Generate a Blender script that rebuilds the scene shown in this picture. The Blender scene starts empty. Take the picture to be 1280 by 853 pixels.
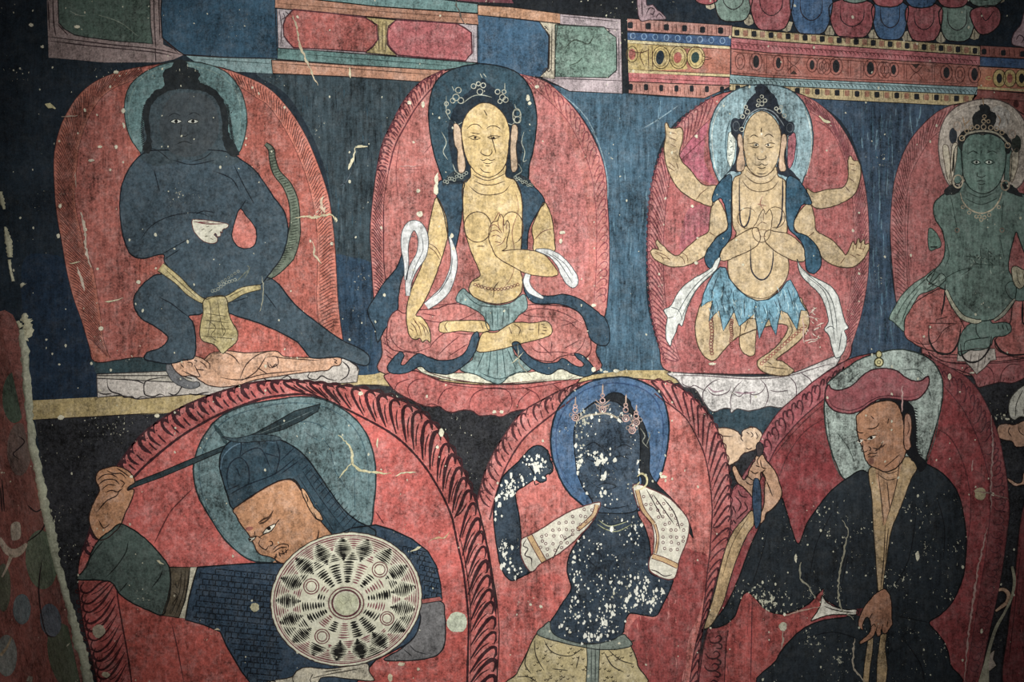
import bpy, math, random
from mathutils import Vector
from mathutils.geometry import tessellate_polygon
random.seed(7)
SC = bpy.context.scene
COL = SC.collection
S = 0.002            # one photograph pixel is two millimetres of wall
ZC = 1.6
CAM = Vector((0, -3.0, ZC))
STEP = 0.00022       # thickness of one coat of paint

def wall_map(x, y, h):
    return Vector(((x - 640) * S, -h, ZC - (y - 426.5) * S))

# the corner where the left wall returns towards the viewer leans a little
C0 = wall_map(-48, 180, 0); C1 = wall_map(100, 853, 0)
CD = (C1 - C0).normalized()
LN = CD.cross(Vector((0, -1, 0))).normalized()
if LN.x < 0: LN = -LN
def left_map(x, y, h):
    t = wall_map(x, y, 0); d = t - CAM
    k = (C0 - CAM).dot(LN) / d.dot(LN)
    return CAM + d * k + LN * h

# ---------------------------------------------------------------- materials
def lin(hexc):
    hexc = hexc.lstrip('#')
    out = []
    for i in (0, 2, 4):
        c = int(hexc[i:i+2], 16) / 255
        out.append(c / 12.92 if c <= 0.04045 else ((c + 0.055) / 1.055) ** 2.4)
    return (out[0], out[1], out[2], 1)

def build_group():
    g = bpy.data.node_groups.new('aged_paint', 'ShaderNodeTree')
    itf = g.interface
    for n, t, d in (('Color', 'NodeSocketColor', (.5, .5, .5, 1)), ('Loss', 'NodeSocketFloat', .1),
                    ('Streak', 'NodeSocketFloat', .2), ('Mottle', 'NodeSocketFloat', 1.0)):
        s = itf.new_socket(n, in_out='INPUT', socket_type=t); s.default_value = d
    itf.new_socket('Shader', in_out='OUTPUT', socket_type='NodeSocketShader')
    N, L = g.nodes, g.links
    gi = N.new('NodeGroupInput'); go = N.new('NodeGroupOutput')
    geo = N.new('ShaderNodeNewGeometry')
    def noise(scale, detail, rough, vec=None, dist=0):
        n = N.new('ShaderNodeTexNoise'); n.inputs['Scale'].default_value = scale
        n.inputs['Detail'].default_value = detail; n.inputs['Roughness'].default_value = rough
        n.inputs['Distortion'].default_value = dist
        L.new(vec or geo.outputs['Position'], n.inputs['Vector']); return n.outputs['Fac']
    def m(op, a, b=None, c=None, clamp=False):
        n = N.new('ShaderNodeMath'); n.operation = op; n.use_clamp = clamp
        for i, v in enumerate((a, b, c)):
            if v is None: continue
            if isinstance(v, (int, float)): n.inputs[i].default_value = v
            else: L.new(v, n.inputs[i])
        return n.outputs[0]
    def mapped(scale, rot=(0, 0, 0)):
        mp = N.new('ShaderNodeMapping'); mp.inputs['Scale'].default_value = scale
        mp.inputs['Rotation'].default_value = rot
        L.new(geo.outputs['Position'], mp.inputs['Vector']); return mp.outputs[0]
    n1 = noise(7, 6, .6); n2 = noise(62, 7, .78); n3 = noise(210, 4, .75)
    ns = noise(95, 5, .7, mapped((1, 1, .10)))
    nr = noise(150, 5, .65, mapped((1, 1, .35), (0, .35, 0)))
    nq = noise(150, 5, .65, mapped((.4, 1, 1), (0, .5, 0)))
    def centred(x, k): return m('MULTIPLY', m('SUBTRACT', x, .5), k)
    v = m('ADD', centred(n1, 2.0), centred(n2, 2.5))
    v = m('ADD', v, centred(n3, 2.3))
    v = m('ADD', v, centred(nr, .9))
    v = m('ADD', v, centred(nq, .4))
    v = m('MULTIPLY', v, gi.outputs['Mottle'])
    v = m('ADD', v, m('MULTIPLY', centred(ns, 6.0), gi.outputs['Streak']))
    v = m('MAXIMUM', m('ADD', v, 1.0), .2)
    hs = N.new('ShaderNodeHueSaturation'); hs.inputs['Saturation'].default_value = .85
    L.new(gi.outputs['Color'], hs.inputs['Color'])
    mul = N.new('ShaderNodeVectorMath'); mul.operation = 'SCALE'
    L.new(hs.outputs[0], mul.inputs[0]); L.new(v, mul.inputs['Scale'])
    # rubbed, dusty film where the paint is thin: paler and greyer than the pigment
    nd = noise(26, 9, .8)
    dust = m('MULTIPLY', m('SUBTRACT', nd, .47, clamp=True), 1.9, clamp=True)
    gr = N.new('ShaderNodeHueSaturation'); gr.inputs['Saturation'].default_value = .5; gr.inputs['Value'].default_value = 1.45
    L.new(mul.outputs[0], gr.inputs['Color'])
    gm = N.new('ShaderNodeMix'); gm.data_type = 'RGBA'; gm.inputs['Factor'].default_value = .06
    L.new(gr.outputs[0], gm.inputs[6]); gm.inputs[7].default_value = lin('#a3a196')
    mx = N.new('ShaderNodeMix'); mx.data_type = 'RGBA'
    L.new(dust, mx.inputs['Factor']); L.new(mul.outputs[0], mx.inputs[6]); L.new(gm.outputs[2], mx.inputs[7])
    dk = m('MULTIPLY', m('SUBTRACT', noise(31, 7, .7, mapped((1.3, 1, .7))), .57, clamp=True), 1.3, clamp=True)
    mxd = N.new('ShaderNodeMix'); mxd.data_type = 'RGBA'
    L.new(dk, mxd.inputs['Factor']); L.new(mx.outputs[2], mxd.inputs[6])
    mxd.inputs[7].default_value = lin('#201a1c')
    # flecks of lost paint down to the pale plaster
    vo = N.new('ShaderNodeTexVoronoi'); vo.inputs['Scale'].default_value = 62
    dv = N.new('ShaderNodeVectorMath'); dv.operation = 'ADD'
    nn = N.new('ShaderNodeTexNoise'); nn.inputs['Scale'].default_value = 90
    L.new(geo.outputs['Position'], nn.inputs['Vector'])
    sc = N.new('ShaderNodeVectorMath'); sc.operation = 'SCALE'; sc.inputs['Scale'].default_value = .006
    L.new(nn.outputs['Color'], sc.inputs[0])
    L.new(mapped((1, .2, .8)), dv.inputs[0]); L.new(sc.outputs[0], dv.inputs[1])
    L.new(dv.outputs[0], vo.inputs['Vector'])
    sp = N.new('ShaderNodeSeparateColor'); L.new(vo.outputs['Color'], sp.inputs[0])
    rad = m('MULTIPLY', m('SUBTRACT', sp.outputs[0], .80, clamp=True), 1.0)
    fl1 = m('LESS_THAN', vo.outputs['Distance'], rad)
    ln = noise(150, 5, .62, mapped((1, 1, .75))); lm = noise(9, 3, .5)
    th = m('SUBTRACT', .80, m('MULTIPLY', gi.outputs['Loss'], .30))
    fl2 = m('GREATER_THAN', m('ADD', ln, centred(lm, .55)), th)
    fl = m('MAXIMUM', fl1, fl2)
    mx2 = N.new('ShaderNodeMix'); mx2.data_type = 'RGBA'
    L.new(m('MULTIPLY', fl, .85), mx2.inputs['Factor']); L.new(mxd.outputs[2], mx2.inputs[6])
    mx2.inputs[7].default_value = lin('#cdcdb8')
    bp = N.new('ShaderNodeBump'); bp.inputs['Strength'].default_value = .25; bp.inputs['Distance'].default_value = .002
    hh = m('SUBTRACT', m('ADD', n2, m('MULTIPLY', n3, .5)), m('MULTIPLY', fl, .3))
    L.new(hh, bp.inputs['Height'])
    bs = N.new('ShaderNodeBsdfPrincipled'); bs.inputs['Roughness'].default_value = .85
    bs.inputs['Specular IOR Level'].default_value = .15
    L.new(mx2.outputs[2], bs.inputs['Base Color']); L.new(bp.outputs[0], bs.inputs['Normal'])
    L.new(bs.outputs[0], go.inputs[0])
    return g
GROUP = build_group()
_m = {}
def mat(color, loss=.1, streak=.2, mottle=1.0):
    key = (color, loss, streak, mottle)
    if key in _m: return _m[key]
    mt = bpy.data.materials.new('paint_' + color.strip('#')); mt.use_nodes = True
    nt = mt.node_tree; nt.nodes.clear()
    g = nt.nodes.new('ShaderNodeGroup'); g.node_tree = GROUP
    g.inputs['Color'].default_value = lin(color); g.inputs['Loss'].default_value = loss
    g.inputs['Streak'].default_value = streak; g.inputs['Mottle'].default_value = mottle
    o = nt.nodes.new('ShaderNodeOutputMaterial'); nt.links.new(g.outputs[0], o.inputs[0])
    _m[key] = mt; return mt

# ---------------------------------------------------------------- curves
def cr(pts, closed=True, n=5):
    P = [Vector((p[0], p[1])) for p in pts]; out = []
    L = len(P)
    rng = range(L) if closed else range(L - 1)
    for i in rng:
        if closed: a, b, c, d = P[i-1], P[i], P[(i+1) % L], P[(i+2) % L]
        else: a, b, c, d = P[max(i-1, 0)], P[i], P[i+1], P[min(i+2, L-1)]
        # centripetal keeps sharp turns tight
        seg = (c - b).length
        k = 1 if seg < 1.2 else n
        for j in range(k):
            t = j / k
            q = .5 * ((2*b) + (c-a)*t + (2*a-5*b+4*c-d)*t*t + (3*b-a-3*c+d)*t**3)
            out.append(q)
    if not closed: out.append(P[-1])
    return out

def resample(pts, n):
    P = [Vector((p[0], p[1])) for p in pts]
    d = [0]
    for i in range(1, len(P)): d.append(d[-1] + (P[i] - P[i-1]).length)
    out = []; j = 0
    for i in range(n):
        t = d[-1] * i / (n - 1)
        while j < len(P) - 2 and d[j+1] < t: j += 1
        f = (t - d[j]) / max(d[j+1] - d[j], 1e-6)
        out.append(P[j].lerp(P[j+1], min(max(f, 0), 1)))
    return out

def length(pts):
    return sum(math.dist(pts[i], pts[i+1]) for i in range(len(pts)-1))

def circle(cx, cy, rx, ry=None, rot=0, n=28, a0=0, a1=360):
    ry = rx if ry is None else ry
    out = []; full = (a1 - a0 == 360)
    for i in range(n if full else n + 1):
        a = math.radians(a0 + (a1 - a0) * i / n); r = math.radians(rot)
        x, y = rx * math.cos(a), ry * math.sin(a)
        out.append((cx + x*math.cos(r) - y*math.sin(r), cy + x*math.sin(r) + y*math.cos(r)))
    return out

INK = '#1f191b'
RINK = '#3a1c1e'
# ---------------------------------------------------------------- things and parts
def thing(name, label, cat, at, group=None, m=wall_map):
    o = bpy.data.objects.new(name, None); COL.objects.link(o)
    o.empty_display_size = .05
    o.location = m(at[0], at[1], 0); o['label'] = label; o['category'] = cat
    if group: o['group'] = group
    return o

class Part:
    """one coat of painted shapes: becomes ONE mesh object"""
    def __init__(s, name, parent, level, color, loss=.1, streak=.2, mottle=1.0, m=wall_map, label=None, top=None, step=STEP):
        s.name, s.parent, s.level, s.m, s.label, s.top = name, parent, level, m, label, top
        s.step = step
        s.color, s.loss, s.streak, s.mottle = color, loss, streak, mottle
        s.v, s.f, s.fm, s.mats = [], [], [], []
        s.lz = 0; s.topz = 0; s.seq = 0
    def mi(s, color, loss=None):
        mt = mat(color or s.color, s.loss if loss is None else loss, s.streak, s.mottle)
        if mt not in s.mats: s.mats.append(mt)
        return s.mats.index(mt)
    def h(s, dz): return (s.level + dz) * s.step
    def poly(s, P, dz=0, color=None, loss=None, thick=.8):
        """flat filled outline with its edge turned down to the coat below"""
        if len(P) < 3: return
        s.seq = min(s.seq + .02, .3); s.topz = max(s.topz, dz)
        hh = s.h(dz + s.seq); b = len(s.v); n = len(P)
        s.v += [s.m(p[0], p[1], hh) for p in P]
        s.v += [s.m(p[0], p[1], hh - s.step * thick) for p in P]
        k = s.mi(color, loss)
        tris = tessellate_polygon([[Vector((p[0], -p[1], 0)) for p in P]])
        for t in tris:
            a, b2, c = (P[i] for i in t)
            ar = (b2[0]-a[0])*(-(c[1]-a[1])) - (-(b2[1]-a[1]))*(c[0]-a[0])
            t = t if ar > 0 else (t[0], t[2], t[1])
            s.f.append([b + i for i in t]); s.fm.append(k)
        for i in range(n):
            j = (i + 1) % n
            s.f.append([b + i, b + j, b + n + j, b + n + i]); s.fm.append(k)
    def fill(s, pts, dz=0, color=None, smooth=True, loss=None, edge=None, ew=1.3, wob=.25):
        P = cr(pts) if smooth else [Vector((p[0], p[1])) for p in pts]
        if wob: P = [p + Vector((random.uniform(-wob, wob), random.uniform(-wob, wob))) for p in P]
        s.poly(P, dz, color, loss)
        if edge:
            s.line([tuple(p) for p in P] + [tuple(P[0])], ew, edge, dz=dz, smooth=False, taper=False)
        return s
    def line(s, pts, w=1.4, color=INK, dz=None, smooth=True, taper=True, w1=None, wv=.18):
        P = cr(pts, False, 4) if smooth and len(pts) > 2 else [Vector((p[0], p[1])) for p in pts]
        if len(P) == 2: P = [P[0].lerp(P[1], i/5) for i in range(6)]
        n = len(P)
        if n < 2: return s
        s.lz = (s.lz + 1) % 6
        if dz is None: dz = s.topz
        hh = s.h(dz + .35 + .05 * s.lz); b = len(s.v); k = s.mi(color)
        for i, p in enumerate(P):
            t = (P[min(i+1, n-1)] - P[max(i-1, 0)])
            if t.length < 1e-6: t = Vector((1, 0))
            t.normalize(); nn = Vector((-t.y, t.x)); u = i / (n - 1)
            ww = w if w1 is None else w + (w1 - w) * u
            if taper: ww *= min(1, .3 + 3.5 * min(u, 1 - u))
            ww *= 1 + random.uniform(-wv, wv)
            a = p + nn * ww / 2; c = p - nn * ww / 2
            s.v += [s.m(a.x, a.y, hh), s.m(c.x, c.y, hh)]
        for i in range(n - 1):
            s.f.append([b+2*i, b+2*i+2, b+2*i+3, b+2*i+1]); s.fm.append(k)
        return s
    def lines(s, L, w=1.2, color=INK, dz=None, **k):
        for l in L: s.line(l, w, color, dz, **k)
        return s
    def ring(s, cx, cy, r, w=1.2, color=INK, dz=None, ry=None, rot=0):
        c = circle(cx, cy, r, ry, rot, 24); return s.line(c + [c[0]], w, color, dz, smooth=False, taper=False)
    def ell(s, cx, cy, rx, ry=None, rot=0, color=None, dz=0, n=26):
        s.poly([Vector(p) for p in circle(cx, cy, rx, ry, rot, n)], dz, color); return s
    def ribbon(s, path, widths, color=None, dz=0, edge=None, ew=1.1):
        """a band of paint along a path with a width at each point"""
        P = cr(path, False, 6); n = len(P); A, B = [], []
        for i, p in enumerate(P):
            u = i / (n - 1) * (len(widths) - 1); k = min(int(u), len(widths) - 2)
            w = widths[k] + (widths[k+1] - widths[k]) * (u - k)
            t = (P[min(i+1, n-1)] - P[max(i-1, 0)]).normalized(); nn = Vector((-t.y, t.x))
            A.append(p + nn*w/2); B.append(p - nn*w/2)
        s.strip(A, B, color, dz)
        if edge:
            s.line([tuple(p) for p in A], ew, edge, dz, smooth=False, taper=False)
            s.line([tuple(p) for p in B], ew, edge, dz, smooth=False, taper=False)
        return s
    def strip(s, A, B, color=None, dz=0):
        b = len(s.v); hh = s.h(dz); k = s.mi(color); n = len(A); lo = hh - s.step * .8
        for a, c in zip(A, B):
            s.v += [s.m(a[0], a[1], hh), s.m(c[0], c[1], hh), s.m(a[0], a[1], lo), s.m(c[0], c[1], lo)]
        for i in range(n - 1):
            q = b + 4*i
            s.f.append([q, q+4, q+5, q+1]); s.fm.append(k)
            s.f.append([q, q+4, q+6, q+2]); s.fm.append(k)
            s.f.append([q+1, q+5, q+7, q+3]); s.fm.append(k)
    def next(s):
        """close this mesh and go on with a sister part of the same kind"""
        s.done(); s.v, s.f, s.fm, s.mats = [], [], [], []; s.lz = 0; s.topz = 0; s.seq = 0
        return s
    def done(s):
        me = bpy.data.meshes.new(s.name)
        org = s.parent.matrix_world.translation if False else (ORG.get(s.parent, Vector((0, 0, 0))) if s.parent else Vector((0, 0, 0)))
        if s.parent and s.parent not in ORG:
            org = s.parent.location.copy(); ORG[s.parent] = org
        if s.top:   # a thing that is one mesh keeps its own origin
            c = sum(s.v, Vector()) / len(s.v); org = c
        me.from_pydata([tuple(v - org) for v in s.v], [], s.f)
        for mt in s.mats: me.materials.append(mt)
        me.polygons.foreach_set('material_index', s.fm); me.update()
        o = bpy.data.objects.new(s.name, me); COL.objects.link(o)
        if s.parent: o.parent = s.parent; ORG[o] = org
        if s.top:
            o.location = org; o['label'], o['category'] = s.top[0], s.top[1]
            if len(s.top) > 2: o['group'] = s.top[2]
            ORG[o] = org
        if s.label: o['label'] = s.label
        if getattr(s, 'kind', None): o['kind'] = s.kind
        return o
ORG = {}

def flames(p, outer, inner, style='fine', spacing=6, slant=1.0, ink=RINK, fill=None, w=2.2, dz=0, flip=False, start=0., end=1.):
    """a border between two outlines filled with brushed flame tongues"""
    n = max(24, int(length(outer) / 3))
    O = resample(cr(outer, False, 6), n); I = resample(cr(inner, False, 6), n)
    if fill: p.strip(O, I, fill, dz)
    L = length([tuple(a) for a in O]); cnt = int(L / spacing)
    def at(u, r):
        u = min(max(u, 0), 1) * (n - 1); k = min(int(u), n - 2); f = u - k
        return O[k].lerp(O[k+1], f).lerp(I[k].lerp(I[k+1], f), r)
    wd = sum((O[i] - I[i]).length for i in range(n)) / n
    for i in range(cnt):
        u = start + (end - start) * (i + .5) / cnt + random.uniform(-.12, .12) / cnt; sl = slant * wd / L
        if style == 'fine':
            pts = [at(u + sl*.9, .06), at(u + sl*.75, .3), at(u + sl*.35, .62), at(u, .9)]
            p.line([tuple(q) for q in pts], w, ink, dz)
        elif style == 'flame':
            pts = [at(u - sl*.18, .16), at(u + sl*.02, .05), at(u + sl*.16, .12), at(u + sl*.14, .3), at(u - sl*.1, .6), at(u - sl*.55, .93)]
            p.line([tuple(q) for q in pts], w * random.uniform(.8, 1.25), ink, dz)
            # thin edge of the next tongue
            u2 = u + .5 * spacing / L
            pts = [at(u2 + sl*.1, .3), at(u2 - sl*.02, .55), at(u2 - sl*.3, .82)]
            p.line([tuple(q) for q in pts], w * .45, ink, dz)
            e = [at(u + sl*.16, .10), at(u + .25*spacing/L, -.06), at(u + .6*spacing/L, -.08), at(u + .95*spacing/L - sl*.1, .05)]
            p.line([tuple(q) for q in e], w * .5, ink, dz)
            q = at(u2 + sl*.05, .2); p.ell(q.x, q.y, .8, color=ink, dz=dz + .4, n=6)
        elif style == 'tongue':
            pts = [at(u - sl*.12, .14), at(u + sl*.04, .05), at(u + sl*.12, .14), at(u + sl*.0, .36), at(u - sl*.28, .64), at(u - sl*.7, .94)]
            p.line([tuple(q) for q in pts], w * random.uniform(.85, 1.2), ink, dz)
            e = [at(u + sl*.12, .12), at(u + .25*spacing/L, -.06), at(u + .6*spacing/L, -.08), at(u + .95*spacing/L - sl*.08, .05)]
            p.line([tuple(q) for q in e], w * .6, ink, dz)
        elif style == 'comma':
            pts = [at(u - sl*.35, .3), at(u - sl*.25, .12), at(u + sl*.05, .08), at(u + sl*.25, .25), at(u + sl*.2, .5), at(u - sl*.1, .82)]
            p.line([tuple(q) for q in pts], w * random.uniform(.8, 1.2), ink, dz)
            pts = [at(u - sl*.35, .3), at(u - sl*.5, .1), at(u - sl*.8, -.02), at(u - sl*1.1, .06)]
            p.line([tuple(q) for q in pts], w * .4, ink, dz)
            u2 = u - .45 * spacing / L * (1 if slant > 0 else -1)
            pts = [at(u2 + sl*.1, .4), at(u2 + sl*.05, .62), at(u2 - sl*.1, .85)]
            p.line([tuple(q) for q in pts], w * .5, ink, dz)
            q = at(u2, .25); p.ell(q.x, q.y, .9, color=ink, dz=dz + .4, n=6)
        elif style == 'hook':
            pts = [at(u + sl*.1, .55), at(u + sl*.0, .25), at(u + sl*.35, .12), at(u + sl*.6, .3), at(u + sl*.5, .62), at(u + sl*.1, .92)]
            p.line([tuple(q) for q in pts], w * random.uniform(.8, 1.2), ink, dz)
        elif style == 'scroll':
            s1 = spacing / L
            pts = [at(u, .85), at(u + .35*s1, .7), at(u + .4*s1, .4), at(u + .1*s1, .25), at(u - .15*s1, .42), at(u + .05*s1, .55)]
            p.line([tuple(q) for q in pts], w, ink, dz)
            pts = [at(u + .4*s1, .4), at(u + .6*s1, .2), at(u + .85*s1, .22), at(u + .8*s1, .45)]
            p.line([tuple(q) for q in pts], w, ink, dz)
    q = [tuple(x) for x in I]
    p.line(q, w * .7, ink, dz, smooth=False, taper=False)
    q = [tuple(x) for x in O]
    p.line(q, w * .55, ink, dz, smooth=False, taper=False)

def lens_shape(x0, y0, x1, y1, w, n=8):
    a = Vector((x0, y0)); b = Vector((x1, y1)); t = (b - a).normalized(); nn = Vector((-t.y, t.x))
    up = [a.lerp(b, i/n) + nn * w/2 * math.sin(math.pi*i/n) for i in range(n+1)]
    dn = [a.lerp(b, i/n) - nn * w/2 * math.sin(math.pi*i/n) for i in range(n-1, 0, -1)]
    return up + dn

def strokes(p, poly, n, cols, lo=8, hi=30, w=(.6, 1.8), tilt=.06):
    """loose up-and-down brush strokes inside an outline"""
    xs = [q[0] for q in poly]; ys = [q[1] for q in poly]; done = 0; tries = 0
    def ins(x, y):
        c = False
        for i in range(len(poly)):
            a, b = poly[i], poly[i-1]
            if (a[1] > y) != (b[1] > y) and x < (b[0]-a[0])*(y-a[1])/(b[1]-a[1])+a[0]: c = not c
        return c
    while done < n and tries < n*12:
        tries += 1
        x = random.uniform(min(xs), max(xs)); y = random.uniform(min(ys), max(ys)); l = random.uniform(lo, hi)
        dx = random.gauss(0, tilt)*l
        if ins(x, y-2) and ins(x+dx, y+l+2) and ins(x+dx/2-2, y+l/2) and ins(x+dx/2+2, y+l/2):
            p.line([(x, y), (x+dx*.5+random.uniform(-1, 1), y+l/2), (x+dx, y+l)], random.uniform(*w), random.choice(cols)); done += 1

def shade(hexc, f, g=.0):
    c = [int(hexc.lstrip('#')[i:i+2], 16) for i in (0, 2, 4)]; a = sum(c)/3
    return '#%02x%02x%02x' % tuple(int(min(255, max(0, (x+(a-x)*g)*f))) for x in c)
def brushed(p, pts, n, color, **k):
    """uneven brushwork: thinner and thicker passes of the same pigment"""
    strokes(p, [tuple(q) for q in cr(pts)], n, [shade(color, 1.13, .2), shade(color, 1.07, .1), shade(color, .84), shade(color, .9, .1)], **k)
# ================================================================ the walls
def structure(name, o): o['kind'] = 'structure'; return o
def wall_back():
    me = bpy.data.meshes.new('wall_back')
    top, bot = 2.9, 0.0
    def at_z(z): k = (z - C0.z) / CD.z; return C0 + CD * k
    a, b = at_z(top), at_z(bot)
    F = [Vector((b.x, 0, bot)), Vector((2.1, 0, bot)), Vector((2.1, 0, top)), Vector((a.x, 0, top))]
    v = [tuple(p) for p in F] + [(p.x, .2, p.z) for p in F]
    f = [(0, 1, 2, 3), (7, 6, 5, 4), (0, 4, 5, 1), (1, 5, 6, 2), (2, 6, 7, 3), (3, 7, 4, 0)]
    me.from_pydata(v, [], f); me.materials.append(mat('#1b2833', .25, .25, .9))
    o = bpy.data.objects.new('wall_back', me); COL.objects.link(o); structure('', o)
    o['label'] = 'dark blue-black plaster wall that carries the painted figures'
    # left wall: comes towards the viewer from the leaning corner
    me = bpy.data.meshes.new('wall_left')
    out = Vector((0, -1.3, 0)); th = -LN * .2
    F = [b, a, a + out, b + out]
    v = [tuple(p) for p in F] + [tuple(p + th) for p in F]
    me.from_pydata(v, [], f); me.materials.append(mat('#854a40', .15, .1, 1.1))
    o2 = bpy.data.objects.new('wall_left', me); COL.objects.link(o2); structure('', o2)
    o2['label'] = 'dull red painted side wall left of the broken corner'
    return o, o2
WB, WL = wall_back()
def floor():
    me = bpy.data.meshes.new('floor')
    v = [(-2.4, -4.5, 0), (2.6, -4.5, 0), (2.6, .2, 0), (-2.4, .2, 0)]
    v += [(x, y, -.1) for x, y, z in v]
    me.from_pydata(v, [], [(0, 1, 2, 3), (7, 6, 5, 4), (0, 4, 5, 1), (1, 5, 6, 2), (2, 6, 7, 3), (3, 7, 4, 0)])
    me.materials.append(mat('#4a4038', .1, .1, 1.0))
    o = bpy.data.objects.new('floor', me); COL.objects.link(o); structure('', o)
floor()
ORG[WB] = Vector((0, 0, 0)); ORG[WL] = Vector((0, 0, 0))

# darker colour fields of the ground behind the figures
p = Part('blue_ground', WB, .5, '#13283c', .12, .3)
p.fill([(28,330),(60,318),(85,330),(98,380),(112,430),(122,496),(42,499),(32,430)])
p.done()
p = Part('black_ground', WB, .6, '#292b30', .35, .15, 1.7)
p.fill([(42,512),(200,512),(240,470),(480,470),(700,470),(900,480),(1010,470),(1090,470),(1110,600),(1000,700),(900,700),(880,853),(600,853),(300,853),(120,853),(70,700),(55,600)], smooth=False)
p.fill([(1200,470),(1300,465),(1300,860),(1225,860),(1240,700)], smooth=False)
p.done()
p = Part('teal_ground', WB, .8, '#2a4046', .3, .2, m=wall_map)
p.fill([(114,450),(182,447),(215,440),(225,458),(208,466),(121,468)], smooth=False)
p.done()
p = Part('teal_ground', WB, .7, '#2c4450', .35, .2)
p.fill([(885,512),(915,512),(960,505),(1000,498),(985,520),(960,545),(940,560),(900,545)], smooth=False)
p.done()

p = Part('red_ground', WB, .9, '#7c443c', .15, .1, 1.1)
p.fill([(-10,392),(6,388),(16,394),(24,410),(29,430),(33,470),(38,520),(42,560),(50,600),(58,640),(66,680),(80,735),(96,790),(112,860),(102,862),(53,640),(31,540),(6,426)], smooth=False)
p.done()
# dull painted shapes on the left wall
p = Part('painted_shapes', WL, 1, '#4f6353', .05, .1, m=left_map, step=.0006)
p.fill(circle(18, 497, 15, 32, 0, 12)); p.fill(circle(52, 700, 20, 37, -4, 12), color='#66755f')
p.fill(circle(82, 822, 21, 44, -14, 12), color='#57634f'); p.fill(circle(24, 562, 15, 33, 0, 12), dz=.2, color='#776059')
p.fill(circle(27, 762, 11, 19, 0, 12), dz=.3, color='#607378'); p.fill(circle(63, 776, 13, 21, -8, 12), dz=.2, color='#5c6a76')
p.fill(circle(4, 735, 9, 30, 0, 12), color='#5c6754'); p.fill(circle(8, 820, 13, 26, 0, 12), color='#788480')
p.fill([(14,656),(24,654),(25,672),(15,675)], dz=.3, color='#b5af9c')
p.ribbon([(-1,673),(8,688),(18,692),(26,688),(33,680)], [4,9,11,9,3], '#b3a994', .3)
p.ribbon([(14,694),(9,708),(2,722)], [5,3,2], '#b3a994', .3)
p.ribbon([(14,797),(8,810),(0,820)], [2,3,4], '#9c8f6e', .3)
p.ribbon([(36,853),(38,846)], [8,5], '#9a9a8a', .3)
p.lines([[(22,545),(30,552),(24,560),(16,568),(24,575)],[(52,700),(48,740),(56,790),(70,797)],[(2,600),(5,640)],[(34,632),(44,640),(52,636)]], 1.6, '#2e2226')
p.lines([[(0,610),(2,640)],[(60,640),(52,663),(33,678)]], 1.6, '#2a2024')
p.done()
p = Part('dark_field', WL, .6, '#20282a', .3, .1, m=left_map, step=.0006)
p.fill([(-90,20),(-44,200),(-22,300),(0,394),(-30,396),(-60,392)], smooth=False)
p.done()

# broken lip of pale plaster running down the corner
random.seed(11)
def raised(name, parent, path, widths, color, hgt, jag=.35, label=None):
    """a low crumbly ridge or scar with real thickness"""
    P = cr(path, False, 8); n = len(P); v = []; f = []
    org = ORG[parent]
    for i, q in enumerate(P):
        u = i/(n-1)*(len(widths)-1); k = min(int(u), len(widths)-2); w = widths[k]+(widths[k+1]-widths[k])*(u-k)
        t = (P[min(i+1, n-1)]-P[max(i-1, 0)]).normalized(); nn = Vector((-t.y, t.x))
        for s in (-1, -.55, 0, .55, 1):
            r = w/2*s*(1+random.uniform(-jag, jag)); c = q+nn*r
            hh = .0036 + hgt*(1-s*s)*random.uniform(.7, 1.2)
            if abs(s) == 1: hh = .001
            v.append(tuple(wall_map(c.x, c.y, hh)-org))
    for i in range(n-1):
        for j in range(4):
            a = 5*i+j; f.append((a, a+1, a+6, a+5))
    me = bpy.data.meshes.new(name); me.from_pydata(v, [], f); me.materials.append(mat(color, .1, .1, .7))
    for pg in me.polygons: pg.use_smooth = True
    o = bpy.data.objects.new(name, me); COL.objects.link(o); o.parent = parent
    if label: o['label'] = label
    return o
raised('plaster_edge', WB, [(28,412),(31,440),(34,480),(37,520),(42,560),(50,600),(56,635),(64,670),(70,700),(80,735),(90,770),(98,800),(106,830),(112,860)],
       [8,11,10,9,10,11,12,14,11,8,10,13,12,12], '#a3a68e', .006, .3, 'pale broken plaster lip along the left corner')
raised('plaster_edge', WB, [(1,240),(3,252),(6,262)], [4,6,3], '#b3b192', .003)
raised('plaster_edge', WB, [(7,284),(10,300),(12,312),(13,322)], [3,8,9,5], '#b3b192', .003)
raised('plaster_edge', WB, [(12,325),(14,340),(17,352)], [4,3,4], '#b3b192', .003)
raised('plaster_edge', WB, [(27,355),(30,358)], [4,8], '#b3b192', .003)
raised('plaster_edge', WB, [(31,392),(33,402),(37,412),(31,424)], [5,12,12,9], '#c3c1a0', .003, .5)
raised('plaster_edge', WB, [(22,402),(27,410)], [4,7], '#b3b192', .003)

# ================================================================ straight ledge and flared pillars
p = Part('painted_ledge', None, 1, '#a8955f', .15, .2, top=('long ochre painted ledge dividing the upper row of figures from the lower row', 'painted ledge'))
p.fill([(40,501),(120,497),(205,494),(330,480),(445,467),(485,464),(640,468),(722,472),(780,463),(835,463),(850,478),(800,486),(640,490),(448,481),(330,500),(205,517),(120,521),(41,525)], smooth=False)
p.line([(41,525),(120,521),(205,516)], 1.3, INK); p.line([(448,481),(485,482)], 1.3, INK)
p.done()
def pillar(pts, color, label, low=None, lows=None, nst=90, cols=('#44667a', '#55788a', '#27465a', '#2b4c60', '#3a5f74')):
    p = Part('painted_pillar', None, .9, color, .2, .5, top=(label, 'painted pillar', 'flared pillars between the upper figures'))
    p.fill(pts)
    if low: p.fill(low, .3, lows)
    strokes(p, [tuple(q) for q in cr(pts)], nst, cols)
    return p
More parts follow.
